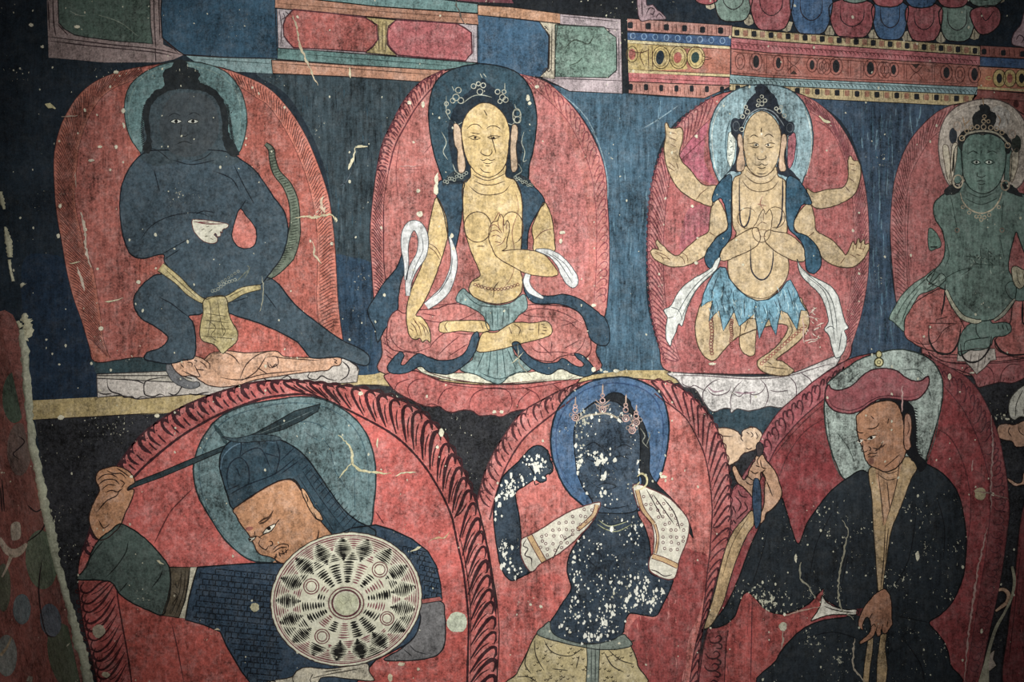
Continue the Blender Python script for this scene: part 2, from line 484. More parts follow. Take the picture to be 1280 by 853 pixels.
p = pillar([(322,90),(430,96),(530,100),(520,120),(490,160),(478,220),(470,290),(468,350),(478,395),(482,430),(484,462),(440,468),(425,440),(430,400),(420,330),(412,240),(395,180),(360,120)],
       '#2c3c44', 'dark slate flared pillar between the dark archer and the bare-breasted yellow figure',
       [(415,325),(440,322),(468,335),(478,395),(482,430),(484,462),(440,468),(425,440),(424,400)], '#1f3a50', 60, ('#3a4c55', '#1c2a33', '#24404e'))
p.line([(440,213),(432,228),(425,232)], 1, '#4a5560'); p.done()
p = pillar([(668,98),(720,114),(780,117),(850,122),(912,113),(905,122),(860,140),(835,165),(820,200),(812,250),(808,300),(808,370),(816,410),(828,450),(834,463),(780,468),(750,466),(742,461),(740,450),(756,400),(762,340),(760,250),(750,190),(730,150),(700,115)],
       '#35566a', 'blue streaked pillar between the bare-breasted yellow figure and the six-armed figure')
p.lines([[(748,300),(760,240),(752,190),(738,160)],[(805,160),(822,150),(848,132)],[(700,116),(735,150),(757,205)]], 1.2, '#6d8793'); p.done()
p = pillar([(1004,118),(1020,123),(1100,128),(1190,133),(1160,155),(1130,190),(1116,240),(1112,300),(1115,350),(1125,395),(1150,425),(1140,446),(1100,442),(1050,458),(1062,440),(1075,395),(1084,340),(1085,270),(1075,200),(1050,150)],
       '#2f465c', 'blue streaked pillar between the six-armed figure and the green figure')
p.lines([[(1119,213),(1114,280),(1117,350),(1127,390)],[(1062,425),(1072,390),(1082,355)],[(1055,440),(1062,445),(1060,455)]], 1.3, '#6d8793'); p.done()

# ================================================================ painted dais along the top
M1 = '#8b7d7a'
def label_thing(name, label, cat, at, group=None): return thing(name, label, cat, at, group)
# left green panel
t = thing('dais_block', 'dull green panel in a mauve frame at the top left corner', 'painted block', (130, 40), 'painted blocks of the dais')
p = Part('frame', t, 2, '#8c7a78', .15, .15); p.fill([(58,-25),(61,72),(100,75),(130,78),(200,78),(218,74),(231,68),(204,56),(204,-25)], smooth=False)
p.lines([[(60,46),(100,51),(140,56),(190,61),(231,69)],[(61,51),(110,57),(190,65),(215,70)],[(66,-20),(67,25),(70,45)],[(60,0),(62,40)],[(192,-20),(193,30),(195,60)],[(198,-20),(200,50)],[(194,60),(195,78)],[(204,48),(222,66)],[(72,30),(85,44)]], 1.5, '#3a2c30'); p.done()
p = Part('field', t, 3, '#4a5f56', .3, .2); p.fill([(72,-25),(74,29),(80,36),(93,44),(110,47),(150,52),(180,54),(191,55),(188,30),(187,-25)], smooth=False, edge='#2a2c2c', ew=1.4)
p.lines([[(88,14),(98,19),(107,20)],[(120,18),(150,28),(172,45)]], 1, '#7a877a'); p.done()
# left blue panel
t = thing('dais_block', 'dark blue panel above the head of the dark archer', 'painted block', (280, 40), 'painted blocks of the dais')
p = Part('field', t, 2.5, '#23465c', .2, .2); p.fill([(203,-25),(201,18),(203,47),(222,63),(231,69),(280,72),(348,74),(345,-25)], smooth=False, edge=INK); p.done()
p = Part('ledge', t, 2.2, '#6c898c', .2, .2); p.fill([(229,67),(345,72),(342,92),(300,90),(262,90)], smooth=False); p.line([(229,68),(290,72),(345,73)], 1.4); p.line([(250,74),(300,77),(340,80)], 1, '#3d5556'); p.done()
# red panel
t = thing('dais_block', 'double red panel with cut corners divided by a yellow post', 'painted block', (470, 45), 'painted blocks of the dais')
p = Part('frame', t, 2.2, '#a59ba0', .15, .1); p.fill([(344,8),(598,28),(599,82),(520,76),(346,62)], smooth=False, edge=INK)
p.lines([[(349,12),(352,34),(351,54)],[(354,16),(356,22),(352,24)],[(592,40),(592,70)],[(356,14),(362,20),(358,26)]], 1.1, '#3a2c38'); p.done()
for pts in ([(367,12),(410,16),(456,22),(464,27),(471,31),(472,50),(466,58),(457,65),(410,62),(367,60),(360,52),(355,45),(354,32),(357,22)],
            [(495,25),(535,27),(572,30),(581,35),(589,41),(590,67),(586,71),(582,76),(540,73),(497,69),(491,63),(485,56),(484,45),(485,35)]):
    p = Part('red_field', t, 3.2, '#9c463e' if pts[0][0] < 400 else '#a34e52', .12, .2); p.fill(pts, smooth=False, edge='#4a1e28', ew=1.8); p.done()
p = Part('post', t, 3, '#9c8b58', .15, .1); p.fill([(456,21),(495,25),(489,30),(485,36),(484,56),(489,63),(496,70),(457,66),(466,59),(472,50),(471,32),(464,27)], smooth=False, edge=INK)
p.lines([[(473,26),(474,66)],[(483,26),(482,67)],[(478,28),(478,64)],[(464,25),(469,31),(466,33)],[(489,30),(485,33),(489,36)],[(464,60),(469,56)],[(488,58),(490,64)]], 1.1, '#3b3020'); p.done()
p = Part('rail', t, 3, '#9b6b52', .12, .2, label='brown upper rail'); p.fill([(344,-10),(362,-4),(470,8),(597,17),(598,31),(470,22),(344,10)], smooth=False, edge=INK); p.line([(346,4),(470,14),(597,23)], .8, '#5a3a2c'); p.done()
p = Part('rail', t, 3, '#5d8080', .15, .2, label='teal upper rail'); p.fill([(362,-10),(500,-8),(570,2),(597,5),(598,17),(470,8),(362,-4)], smooth=False, edge=INK); p.done()
p = Part('rail', t, 3, '#557876', .15, .2, label='teal lower rail'); p.fill([(347,60),(420,65),(598,79),(585,83),(552,88),(430,81),(347,74)], smooth=False, edge=INK); p.line([(380,68),(480,76),(570,83)], 1, '#2b4444'); p.done()
p = Part('rail', t, 2.9, '#a06f54', .15, .2, label='brown lower rail'); p.fill([(339,75),(430,81),(557,88),(540,96),(525,102),(430,96),(341,92)], smooth=False, edge=INK); p.line([(345,79),(430,85),(545,94)], 1, '#4f3426'); p.done()
# second blue panel
t = thing('dais_block', 'bright blue panel right of the double red panel', 'painted block', (645, 55), 'painted blocks of the dais')
p = Part('field', t, 2.4, '#2c526e', .15, .2); p.fill([(597,18),(640,23),(674,27),(682,38),(686,46),(685,84),(676,97),(640,94),(610,86),(597,82)], smooth=False, edge=INK); p.done()
p = Part('rail', t, 3, '#a87a58', .12, .2, label='brown upper rail'); p.fill([(597,6),(640,9),(700,17),(700,30),(640,23),(597,19)], smooth=False, edge=INK); p.done()
p = Part('post', t, 3.1, '#b0a892', .1, .1, label='pale scalloped post'); p.fill([(674,27),(697,29),(694,60),(693,99),(675,96),(681,90),(686,86),(687,60),(687,44),(682,38)], smooth=False, edge='#3a322c', ew=1.2)
p.lines([[(690,32),(689,94)],[(680,32),(686,38)],[(678,92),(682,85),(686,90),(690,84)],[(676,30),(680,36),(684,34)]], 1.1, '#3a322c'); p.done()
p = Part('dark_band', t, 2.1, '#1b2026', .3, .2, label='dark band above the brown rail'); p.fill([(572,-20),(802,-20),(798,24),(778,23),(700,17),(640,9),(597,6),(570,2)], smooth=False)
p.fill([(570,-4),(640,0),(642,4),(600,3),(572,1)], .2, '#6b3540', smooth=False); p.done()
# second green panel
t = thing('dais_block', 'mottled green panel in a mauve frame beside the upright black bar', 'painted block', (735, 65), 'painted blocks of the dais')
p = Part('frame', t, 2.2, '#a3959a', .15, .15); p.fill([(699,17),(776,24),(778,117),(712,114),(695,106),(676,97),(693,98),(694,30),(699,30)], smooth=False, edge=INK)
p.lines([[(700,30),(775,37)],[(693,98),(778,101)],[(700,20),(772,27)],[(773,40),(774,98)],[(756,34),(762,38),(760,42),(768,45)],[(760,98),(764,92),(771,90)]], 1.1, '#3a3038'); p.done()
p = Part('field', t, 3.2, '#647f74', .2, .1, 1.5); p.fill([(694,31),(730,33),(755,34),(762,41),(770,47),(771,68),(771,88),(760,97),(730,97),(694,96)], smooth=False, edge='#2a3230', ew=1.4)
p.lines([[(712,82),(722,78),(728,72)],[(705,62),(718,50),(735,55),(742,45)]], 1.6, '#3b4a40'); p.done()
p = Part('black_divider', None, 3.4, '#1c2226', .15, .2, top=('upright black bar between the mottled green panel and the banded throne base', 'divider'))
p.fill([(776,18),(784,19),(785,70),(786,116),(779,116),(777,60)], smooth=False); p.done()

def slots(p, x0, y0, x1, y1, n, w, h, colors, dz=.6, r=0, jitter=.6):
    for i in range(n):
        u = (i + .5)/n; x = x0+(x1-x0)*u; y = y0+(y1-y0)*u+random.uniform(-jitter, jitter)*.5
        c = colors[i % len(colors)]
        if c: p.poly([Vector(q) for q in [(x-w/2, y-h/2+1), (x-w/4, y-h/2), (x+w/4, y-h/2), (x+w/2, y-h/2+1), (x+w/2, y+h/2-1), (x+w/4, y+h/2), (x-w/4, y+h/2), (x-w/2, y+h/2-1)]], dz, c)
def braid(p, x0, y0, x1, y1, h, step, color):
    n = int((x1-x0)/step)
    for i in range(n):
        u = i/n; x = x0+(x1-x0)*u; y = y0+(y1-y0)*u
        p.line([(x-step*.4, y-h*.4), (x+step*.2, y-h*.1), (x+step*.3, y+h*.4)], .9, color)
def ticks(p, x0, y0, x1, y1, h, step, color, w=.8):
    n = int((x1-x0)/step)
    for i in range(n+1):
        u = i/n; x = x0+(x1-x0)*u; y = y0+(y1-y0)*u; p.line([(x, y-h/2), (x+.3, y+h/2)], w, color)
# ornate band A
t = thing('painted_plinth', 'banded throne base with yellow ring ornaments on an orange field, left of the longer base', 'painted plinth', (850, 75), 'banded plinths')
p = Part('upper_row', t, 2.4, '#a67266', .15, .1); p.fill([(783,23),(915,32),(914,46),(783,40)], smooth=False, edge=INK, ew=1); ticks(p, 790, 32, 912, 39, 11, 5.4, '#5a302c')
slots(p, 776.5, 31, 912, 39, 6, 6.5, 8, ['#20242a']); p.done()
p = Part('blue_band', t, 2.6, '#2c4f78', .15, .1); p.fill([(784,39),(914,46),(913,58),(784,50)], smooth=False, edge=INK, ew=1)
for i in range(9): p.ring(791+i*14, 45+i*.75, 3, 1, '#6d8fb0', ry=3.6)
p.done()
p = Part('middle_band', t, 2.5, '#a5604a', .15, .1); p.fill([(784,50),(913,59),(912,96),(785,90)], smooth=False)
p.fill([(784,54),(814,56),(870,60),(882,70),(868,86),(820,88),(785,87)], .3, '#b09a5a', smooth=False)
p.fill([(784,50),(912,58),(912,61),(784,54)], .5, '#c4b88a', smooth=False); p.fill([(785,87),(912,93),(912,96),(785,91)], .5, '#c0b07c', smooth=False)
p.fill([(852,60),(885,62),(880,69),(890,74),(880,82),(860,87)], .35, '#a5604a', smooth=False)
for x, c in ((826, '#20303c'), (848, '#a04a3c'), (870, '#2c4442')):
    p.ell(x, 72, 11, 14, 0, '#b8a262', .6); p.ring(x, 72, 11, 1, '#4a3a20', .7, ry=14); p.ring(x, 72, 8, .8, '#6a5528', .7, ry=11)
    p.ell(x-1, 72, 5, 9 if x < 840 else 7, 8, c, .8)
p.ell(790, 68, 4.5, 7, 0, '#a04a3c', .6); p.ring(790, 68, 7, 1, '#4a3a20', .7, ry=10)
p.lines([[(810,56),(811,88)],[(815,57),(816,88)],[(784,62),(800,66),(812,62)],[(882,64),(878,70),(890,73),(878,76),(882,82)],[(784,54),(912,62)],[(785,87),(912,93)],[(804,60),(800,70),(806,84)]], 1, '#4a2a20'); p.done()
p = Part('red_band', t, 2.6, '#b0595a', .12, .2); p.fill([(785,90),(912,97),(912,107),(786,102)], smooth=False, edge=INK, ew=1); p.line([(786,97),(911,103)], .9, '#6d2e30'); p.done()
p = Part('lower_row', t, 2.4, '#a56c5e', .15, .1); p.fill([(786,102),(914,107),(905,112),(880,123),(786,117)], smooth=False, edge=INK, ew=1); ticks(p, 790, 110, 880, 115, 10, 5, '#5a302c')
slots(p, 779, 108.5, 912, 112.5, 7, 5, 8, ['#20242a']); p.done()
# ornate band B
t = thing('painted_plinth', 'longest banded throne base with black and yellow notched rows above the six-armed figure', 'painted plinth', (1065, 80), 'banded plinths')
p = Part('upper_row', t, 2.5, '#b3a172', .12, .1); p.fill([(915,33),(960,39),(1225,58),(1225,70),(960,51),(915,47)], smooth=False, edge=INK, ew=1)
ticks(p, 918, 40, 1223, 64, 10, 5.3, '#5a4a30'); slots(p, 916, 40.5, 1224, 64, 29, 6, 7.5, ['#20242a', '#95644a']); p.done()
p = Part('braid', t, 2.6, '#a8545a', .12, .1, label='rose twisted braid'); p.fill([(914,46),(960,51),(1225,70),(1225,82),(960,66),(914,61)], smooth=False, edge=INK, ew=1); p.line([(914,52),(960,57),(1225,76)], .9, '#5a2228'); braid(p, 916, 57, 1224, 78, 6, 5, '#5a2228'); p.done()
p = Part('middle_band', t, 2.5, '#a05a4c', .15, .1); p.fill([(914,61),(960,66),(1223,82),(1222,110),(960,97),(914,93)], smooth=False)
p.line([(915,64),(960,69),(1222,86)], 1, '#5a2a24'); p.line([(915,90),(960,94),(1222,106)], 1, '#5a2a24')
for x, w, h in ((945, 4, 8), (973, 3.2, 7), (1015, 3, 6), (1045, 4.5, 8), (1088, 4.5, 8), (1117, 3, 6), (1183, 4, 7), (1218, 4, 8)):
    y = 78 + (x-960)*.058; p.ell(x, y, w, h, 0, '#27282c', .6); p.ring(x, y, w+3.5, 1, '#5a2a24', .5, ry=h+3)
for x in (925, 1027, 1033, 1103, 1108, 1200):
    y = 79 + (x-960)*.058; p.ring(x, y, 6, 1, '#5a2a24', ry=10); p.ring(x, y, 3, .9, '#5a2a24', ry=5)
for x in (937, 955, 985, 1060, 1076, 1130, 1165): y = 79+(x-960)*.058; p.lines([[(x, y-11), (x, y+12)], [(x+3, y-11), (x+3, y+12)]], .9, '#5a2a24')
for x in (992, 1145): p.lines([[(x-9, 70+(x-960)*.058), (x, 80+(x-960)*.058), (x+9, 70+(x-960)*.058)], [(x-9, 90+(x-960)*.058), (x, 80+(x-960)*.058), (x+9, 90+(x-960)*.058)]], 1, '#5a2a24')
p.poly([Vector(q) for q in [(987, 93), (992, 88), (997, 93)]], .6, '#3a2c28'); p.poly([Vector(q) for q in [(1139, 80), (1150, 80), (1145, 86)]], .6, '#3a2c28')
p.done()
p = Part('braid', t, 2.6, '#7c9ba0', .12, .1, label='pale blue twisted braid'); p.fill([(912,93),(960,97),(1222,109),(1221,119),(960,107),(912,105)], smooth=False, edge=INK, ew=1); p.line([(912,97),(1222,113)], .9, '#33484c'); braid(p, 914, 101, 1220, 116, 6, 5, '#33484c'); p.done()
p = Part('lower_row', t, 2.4, '#b3a172', .12, .1); p.fill([(912,105),(960,107),(1221,119),(1215,127),(1185,132),(1020,124),(990,118),(950,116),(912,113)], smooth=False, edge=INK, ew=1)
ticks(p, 916, 110, 1215, 124, 9, 5.5, '#5a4a30'); slots(p, 916, 110, 1214, 124, 24, 6, 7.5, ['#20242a', '#95644a']); p.done()
# ornate band C
t = thing('painted_plinth', 'banded throne base with orange field at the right edge', 'painted plinth', (1255, 90), 'banded plinths')
p = Part('upper_row', t, 2.4, '#8a4a40', .15, .1); p.fill([(1225,57),(1320,62),(1320,76),(1225,71)], smooth=False, edge=INK, ew=1); ticks(p, 1230, 64, 1318, 69, 10, 6, '#3a1c18'); slots(p, 1218, 64, 1314, 70, 4, 6, 7, ['#20242a']); p.done()
p = Part('blue_band', t, 2.6, '#2c4f78', .15, .1); p.fill([(1225,71),(1320,76),(1320,88),(1225,83)], smooth=False, edge=INK, ew=1); p.done()
p = Part('middle_band', t, 2.5, '#ab6340', .15, .1); p.fill([(1223,83),(1320,88),(1320,120),(1222,112)], smooth=False, edge=INK, ew=1)
for x in (1249, 1262, 1277): p.ell(x, 98, 8, 11, 0, '#b39c58', .4); p.ring(x, 98, 8, 1, '#4a3a20', .5, ry=11); p.ell(x, 98, 3.5, 6, 0, '#27282c' if x != 1262 else '#a0503c', .7)
p.fill([(1222,108),(1320,114),(1320,117),(1222,111)], .6, '#b8a670', smooth=False); p.line([(1240,98),(1236,96),(1232,98),(1236,100),(1240,98)], 1.3, '#b39c58', .6); p.done()
p = Part('lower_row', t, 2.4, '#84403a', .15, .2); p.fill([(1221,112),(1320,118),(1320,150),(1200,140),(1215,126)], smooth=False, edge=INK, ew=1); p.line([(1222,122),(1300,128)], .9, '#4a1c1a')
for x in (1270, 1290): p.ell(x, 130, 3.5, 5, 0, '#4a2020', .5)
p.done()
# lotus seat with big petals
t = thing('lotus_pedestal', 'overlapping red, blue and green lotus petals cut off by the top edge', 'lotus pedestal', (1060, 25))
p = Part('dark_ground', t, 1.5, '#1a2733', .2, .2); p.fill([(797,-20),(1310,-20),(1320,62),(1225,57),(1100,46),(960,38),(915,31),(860,28),(797,24)], smooth=False); p.done()
R_, B_, G_ = '#94434a', '#31587f', '#6d867c'
def petal(pts, c, lv, in_=None):
    p = Part('petal', t, lv, c, .12, .3); p.fill(pts, edge=INK, ew=1.5)
    if in_: p.line(in_, 1.2, '#2a2228')
    p.done()
def opetal(x0, x1, y0, y1, c, lv):
    cx = (x0+x1)/2; r = (x1-x0)/2
    petal([(x0, y0), (x0+1, y0+(y1-y0)*.55), (x0+r*.35, y1-3), (cx, y1), (x1-r*.35, y1-3), (x1-1, y0+(y1-y0)*.55), (x1, y0), (cx, y0-8)], c, lv,
          [(cx-r*.55, y0), (cx-r*.5, y0+(y1-y0)*.45), (cx, y0+(y1-y0)*.65), (cx+r*.5, y0+(y1-y0)*.45), (cx+r*.55, y0)])
for x0, x1, y0, y1, c, lv in ((866,900,-18,6,R_,2.6),(893,940,-16,27,G_,2.4),(938,990,-14,38,R_,2.6),(989,1039,-6,43,B_,2.8),(1038,1092,6,48,R_,2.6),(1091,1134,7,50,B_,2.4),(1133,1177,10,52,R_,2.6),(1175,1218,12,52,G_,2.4),
                              (1048,1090,-20,4,G_,3.2),(1088,1132,-20,9,R_,3.4),(1130,1173,-20,10,B_,3.2),(1170,1213,-20,10,R_,3.4),(1209,1254,-16,9,G_,3.2)):
    opetal(x0, x1, y0, y1, c, lv)
petal([(1213,14),(1228,8),(1244,8),(1251,18),(1248,32),(1236,42),(1224,42),(1216,30)], R_, 3.0, [(1225,14),(1232,26),(1242,14)])
p = Part('petal_tip', t, 2.2, '#a89f86', .1, .1)
for x, y in ((983,36),(1037,42),(1092,47),(1134,49),(1176,50),(1218,46),(888,8),(936,28),(1250,0)):
    p.poly([Vector(q) for q in [(x-8, y-8), (x, y-2 -8), (x+8, y-8), (x+5, y+2), (x, y+4), (x-5, y+2)]], 0); p.line([(x, y-8), (x, y+3)], 1, '#4a4038'); p.next()

def scroll(pts, L, label):
    p = Part('scroll_ornament', None, 2.8, '#9a8088', .1, .1, top=(label, 'scroll ornament', 'mauve scroll corners')); p.fill(pts, edge='#3a2830', ew=1.2); p.lines(L, 1.3, '#3a2830'); p.done()
scroll([(797,-8),(808,-8),(808,6),(816,6),(821,12),(827,16),(832,24),(812,25),(799,24)], [[(802,0),(803,22)],[(808,18),(812,10),(818,12),(816,18),(812,16)],[(820,22),(824,17),(829,22)]], 'mauve scroll corner beside the upright black bar')
scroll([(1290,0),(1281,12),(1276,30),(1270,38),(1266,44),(1265,55),(1275,58),(1295,60)], [[(1270,50),(1274,44),(1280,48),(1276,54)]], 'mauve scroll corner at the right edge below the petals')
# ================================================================ upper row
BR = '#a85548'
def aureole(label, at, outer, level, color, loss=.12, streak=.3):
    t = thing('painted_aureole', label, 'aureole', at, 'painted aureoles behind the figures')
    p = Part('field', t, level, color, loss, streak); p.fill(outer, edge='#2a1c1e', ew=1.4)
    brushed(p, outer, 260, color, lo=4, hi=16, w=(.6, 1.7), tilt=.12)
    return t, p
# ---------------- 1 dark archer
t, p = aureole('rust red pointed aureole behind the dark archer', (250,440),
    [(118,452),(111,430),(102,400),(92,372),(84,340),(78,305),(71,265),(68,225),(68,195),(73,168),(82,145),(98,120),(118,103),(145,91),(175,84),(220,78),(265,82),(300,93),(335,110),(362,138),(383,172),(400,213),(411,248),(417,290),(420,330),(422,370),(425,400),(429,428),(430,446),(300,452),(182,447),(150,450)], 4, '#9a4838')
p.fill([(97,213),(94,250),(100,283),(107,313),(117,338),(125,388),(132,440),(160,447),(170,420),(168,300),(150,250),(160,170),(140,110),(115,140),(102,175)], .25, '#9a4c40')
p.fill([(285,395),(320,405),(345,415),(367,430),(387,446),(300,446),(296,430),(298,414)], .3, '#b04c3a')
p.lines([[(262,100),(300,103),(325,118)]], 1, '#5a2a28')
p.done()
p = Part('flame_border', t, 5, '#9c5244', .2, .2)
o = [(118,452),(111,430),(102,400),(92,372),(84,340),(78,305),(71,265),(68,225),(68,195),(73,168),(82,145),(98,120),(118,103),(145,91),(175,84)]
i = [(138,448),(130,426),(125,388),(117,338),(107,313),(100,283),(94,250),(96,213),(100,180),(110,150),(124,126),(140,112),(160,103),(180,96)]
flames(p, o, i, 'fine', 4.2, 1.2, '#5c2a26', '#9c523c', 1.1)
o = [(265,82),(300,93),(335,110),(362,138),(383,172),(400,213),(411,248),(417,290),(420,330),(422,370),(425,400),(429,430)]
i = [(255,92),(290,103),(320,122),(335,132),(352,155),(367,182),(380,213),(390,248),(396,288),(397,333),(396,375),(400,415)]
flames(p, o, i, 'fine', 4.4, -1.0, '#5c2a26', '#ae5a44', 1.1)
p.done()
p = Part('halo', t, 6, '#587a7c', .15, .2); HP = [(230,77),(258,80),(282,90),(297,106),(306,128),(309,152),(305,175),(298,192),(280,200),(190,205),(175,190),(162,170),(156,145),(157,122),(165,104),(182,90),(205,80)]; p.fill(HP, edge='#26302f', ew=1.3)
brushed(p, HP, 110, '#587a7c', lo=3, hi=12, tilt=.3)
p.line([(175,190),(164,165),(161,140),(166,115),(180,97),(200,86),(230,82),(262,88),(285,102),(298,122),(301,150),(296,180)], .9, '#6f8a84'); p.done()

t = thing('lotus_throne', 'grey-white cloud-like lotus base with the naked body lying on it', 'lotus base', (280,495), 'lotus bases')
p = Part('petals', t, 2.6, '#b0aaa2', .15, .1)
p.fill([(121,474),(122,497),(150,494),(172,499),(205,496),(220,495),(240,493),(262,494),(300,486),(340,476),(400,480),(430,479),(446,478),(449,462),(442,450),(430,446),(418,450),(400,455),(260,465),(230,470),(121,470)], smooth=False, edge='#3a3434')
p.lines([[(134,474),(135,484),(140,490),(150,493),(156,497),(165,496),(170,499),(178,496),(186,498)],[(208,472),(196,473),(182,477),(180,487),(182,494),(192,496),(200,493),(206,495)],[(122,490),(130,493),(140,492)],[(150,474),(170,476),(180,480)],
  [(231,474),(228,482),(222,492),(216,494),(210,491)],[(236,492),(244,494),(252,492),(262,490)],[(388,465),(385,472),(395,475),(402,470),(410,474),(420,476)],[(428,452),(436,460),(434,470),(425,476)],[(437,452),(446,458),(447,464)],[(300,478),(306,472),(312,477)],[(318,477),(326,472),(334,476)],[(352,474),(360,470),(367,476),(375,473)]], 1.6, '#2a2628')
p.done()
p = Part('top_band', t, 2.9, '#a8a497', .1, .1); p.fill([(121,468),(207,464),(240,474),(240,479),(121,473)], smooth=False, edge='#2a2628', ew=1.2); p.done()

t = thing('lying_figure', 'small naked tan body lying on its back beneath the dark archer', 'painted figure', (330,470), 'small bodies lying underfoot')
p = Part('body', t, 8.6, '#c49572', .08, .1)
p.fill([(214,453),(219,448),(230,446),(242,445),(250,447),(256,449),(262,443),(272,440),(290,439),(303,441),(320,441),(345,439),(356,446),(380,447),(405,448),(424,447),(427,451),(424,457),(416,458),(410,463),(400,464),(380,466),(350,470),(320,475),(300,481),(280,484),(262,482),(252,477),(245,472),(238,470),(228,470),(219,463)], edge='#3a2622', ew=1.3)
p.lines([[(227,463),(240,469),(250,471),(246,462),(243,456)],[(229,449),(236,451)],[(234,453),(240,454),(240,459)],[(243,450),(247,452)],[(250,452),(256,456),(259,461)],[(254,449),(262,455),(262,462)],[(245,462),(256,463)],[(226,455),(230,460)],
 [(265,443),(280,441),(292,446),(300,456)],[(300,474),(308,456),(322,444),(335,440)],[(300,477),(320,465),(333,445)],[(333,447),(345,446),(348,455),(338,460),(334,452)],[(345,446),(356,448),(400,451)],[(275,472),(300,475),(330,468),(380,463)],[(322,460),(335,468)],[(337,455),(341,459),(345,455),(347,461)],
 [(417,449),(421,451),(418,453)],[(418,453),(422,455)]], 1.3, '#3a2622')
p.done()
p = Part('hair', t, 8.2, '#65686c', .1, .1); p.fill([(214,450),(208,458),(211,470),(220,480),(235,486),(248,484),(249,478),(238,477),(226,470),(217,460)], edge='#33363a', ew=1); p.done()

t = thing('painted_figure', 'dark blue-black archer with bulky body striding over the small naked body', 'painted figure', (290,450), 'large painted figures')
p = Part('body', t, 9, '#384b57', .1, .1, .9)
# legs
p.fill([(200,343),(188,348),(176,359),(168,372),(169,386),(178,399),(195,409),(210,421),(206,431),(196,437),(184,441),(181,449),(192,452),(212,455),(232,450),(243,447),(245,425),(242,405),(236,395),(250,393),(262,385),(262,370),(230,345)], edge='#141c24', ew=1.6)
p.fill([(276,385),(300,362),(325,348),(345,352),(368,380),(396,403),(427,425),(452,437),(462,447),(460,456),(449,456),(424,447),(400,448),(387,446),(372,428),(345,413),(318,402),(290,393)], edge='#141c24', ew=1.6)
# torso and arms
p.fill([(184,190),(172,198),(160,214),(152,235),(150,262),(153,290),(160,312),(168,321),(182,323),(204,318),(206,328),(218,343),(232,358),(246,369),(260,374),(282,371),(300,364),(324,357),(335,345),(352,322),(359,300),(360,283),(355,264),(342,246),(330,228),(318,212),(302,200),(292,194),(270,188),(200,188)], .5, edge='#141c24', ew=1.6)
p.fill([(183,150),(178,165),(180,182),(176,198),(196,208),(215,204),(235,200),(262,204),(282,208),(300,202),(290,185),(286,168),(284,150),(278,130),(262,115),(235,111),(208,113),(190,126)], .8, color='#37474f')
p.lines([[(176,300),(190,282),(215,270),(245,266),(262,271)],[(203,318),(220,308),(238,298)],[(205,325),(225,312)],[(292,205),(304,230),(318,255)],[(300,262),(308,250)],[(270,215),(290,224),(300,240)],[(245,268),(255,264),(268,266)],
  [(200,372),(215,380),(225,388),(236,396)],[(330,365),(345,385)],[(290,378),(310,372)],[(216,200),(240,206),(270,200)],[(193,213),(200,240)]], 1.3, '#18222b')
p.lines([[(215,150),(226,152)],[(236,150),(247,150)]], 1.6, '#14191c', .6)
p.done()
p = Part('arm_gap', t, 10.4, '#b05a4c', .1, .1, label='red ground showing between arm and chest'); p.fill([(300,261),(293,280),(290,295),(296,307),(306,311),(317,308),(321,298),(319,284),(308,270)], edge='#141c24', ew=1.3); p.done()
p = Part('hair', t, 10.6, '#20272b', .05, .1, .7)
P = [(184,172),(180,155),(179,140),(184,126),(194,114),(206,107),(204,96),(206,88),(214,84),(218,77),(226,74),(233,78),(235,84),(245,86),(250,93),(249,102),(262,108),(273,116),(281,128),(285,148),(286,165),(292,178),(300,192),(290,196),(280,182),(278,160),(275,135),(262,118),(240,112),(215,113),(198,122),(188,136),(187,158),(190,180),(186,192),(178,186)]
p.fill(P, wob=.9)
for k in range(26):
    a = k/25; x, y = (184-4*math.sin(a*3), 190-60*a); p.line([(x, y), (x-4, y+3)], 1.3, '#20272b')
    x, y = (282+8*a, 130+50*a); p.line([(x, y), (x+4.5, y+3)], 1.3, '#20272b')
p.done()
p = Part('face', t, 11, '#414a50', .1, .1, .7)
p.fill([(203,140),(215,120),(235,116),(258,120),(270,135),(274,160),(268,180),(250,194),(232,196),(214,190),(202,172),(200,155)], color='#3c464c')
for x in (220.5, 241.5):
    p.fill([(x-7,152.5),(x-3,149.8),(x+2,149.6),(x+7,152),(x+2,154.5),(x-3,154.5)], .5, '#b9bfb4', edge='#12161a', ew=1); p.ell(x, 152, 2.3, 2.2, color='#12161a', dz=.9, n=12)
p.lines([[(211,146),(218,142),(226,145)],[(236,144),(243,141),(251,145)],[(228,156),(226,168),(231,171),(236,168)],[(222,180),(231,177),(240,180)],[(188,185),(200,190),(212,200)],[(265,190),(255,198),(240,202)]], 1.2, '#20272c', .3)
p.done()
p = Part('sash', t, 11, '#a99c68', .15, .1, label='ochre sash with hanging patterned cloth')
p.ribbon([(201,334),(222,350),(238,366),(256,377),(270,374),(285,374),(303,364),(326,359)], [12,10,9,6,6,9,9,6], edge='#3b3322', ew=1)
p.lines([[(206,336),(228,356),(246,372)],[(285,372),(305,362)]], .9, '#4c432c')
p.fill([(256,374),(281,371),(286,390),(290,402),(297,414),(296,427),(286,436),(278,442),(268,431),(253,426),(250,412),(254,392)], .4, edge='#3b3322', ew=1.2)
p.lines([[(262,376),(264,395),(260,420)],[(272,374),(275,395),(280,420)],[(254,400),(288,404)],[(252,410),(292,412)],[(252,420),(294,424)],[(257,392),(285,396)],[(262,402),(270,410),(264,420),(274,428)],[(276,404),(282,414),(276,424)]], .9, '#4c432c', .4)
p.done()
p = Part('beadwork', t, 10.8, '#2c3a46', .1, .1, label='tiny pale beads hanging at the waist')
for k in range(9): p.ring(266+k*3.5, 364-k*1.9+math.sin(k)*1.2, 1.7, .8, '#7f877c')
for k in range(7): p.ring(274+k*4, 355-k*2.6, 1.4, .7, '#6f776c')
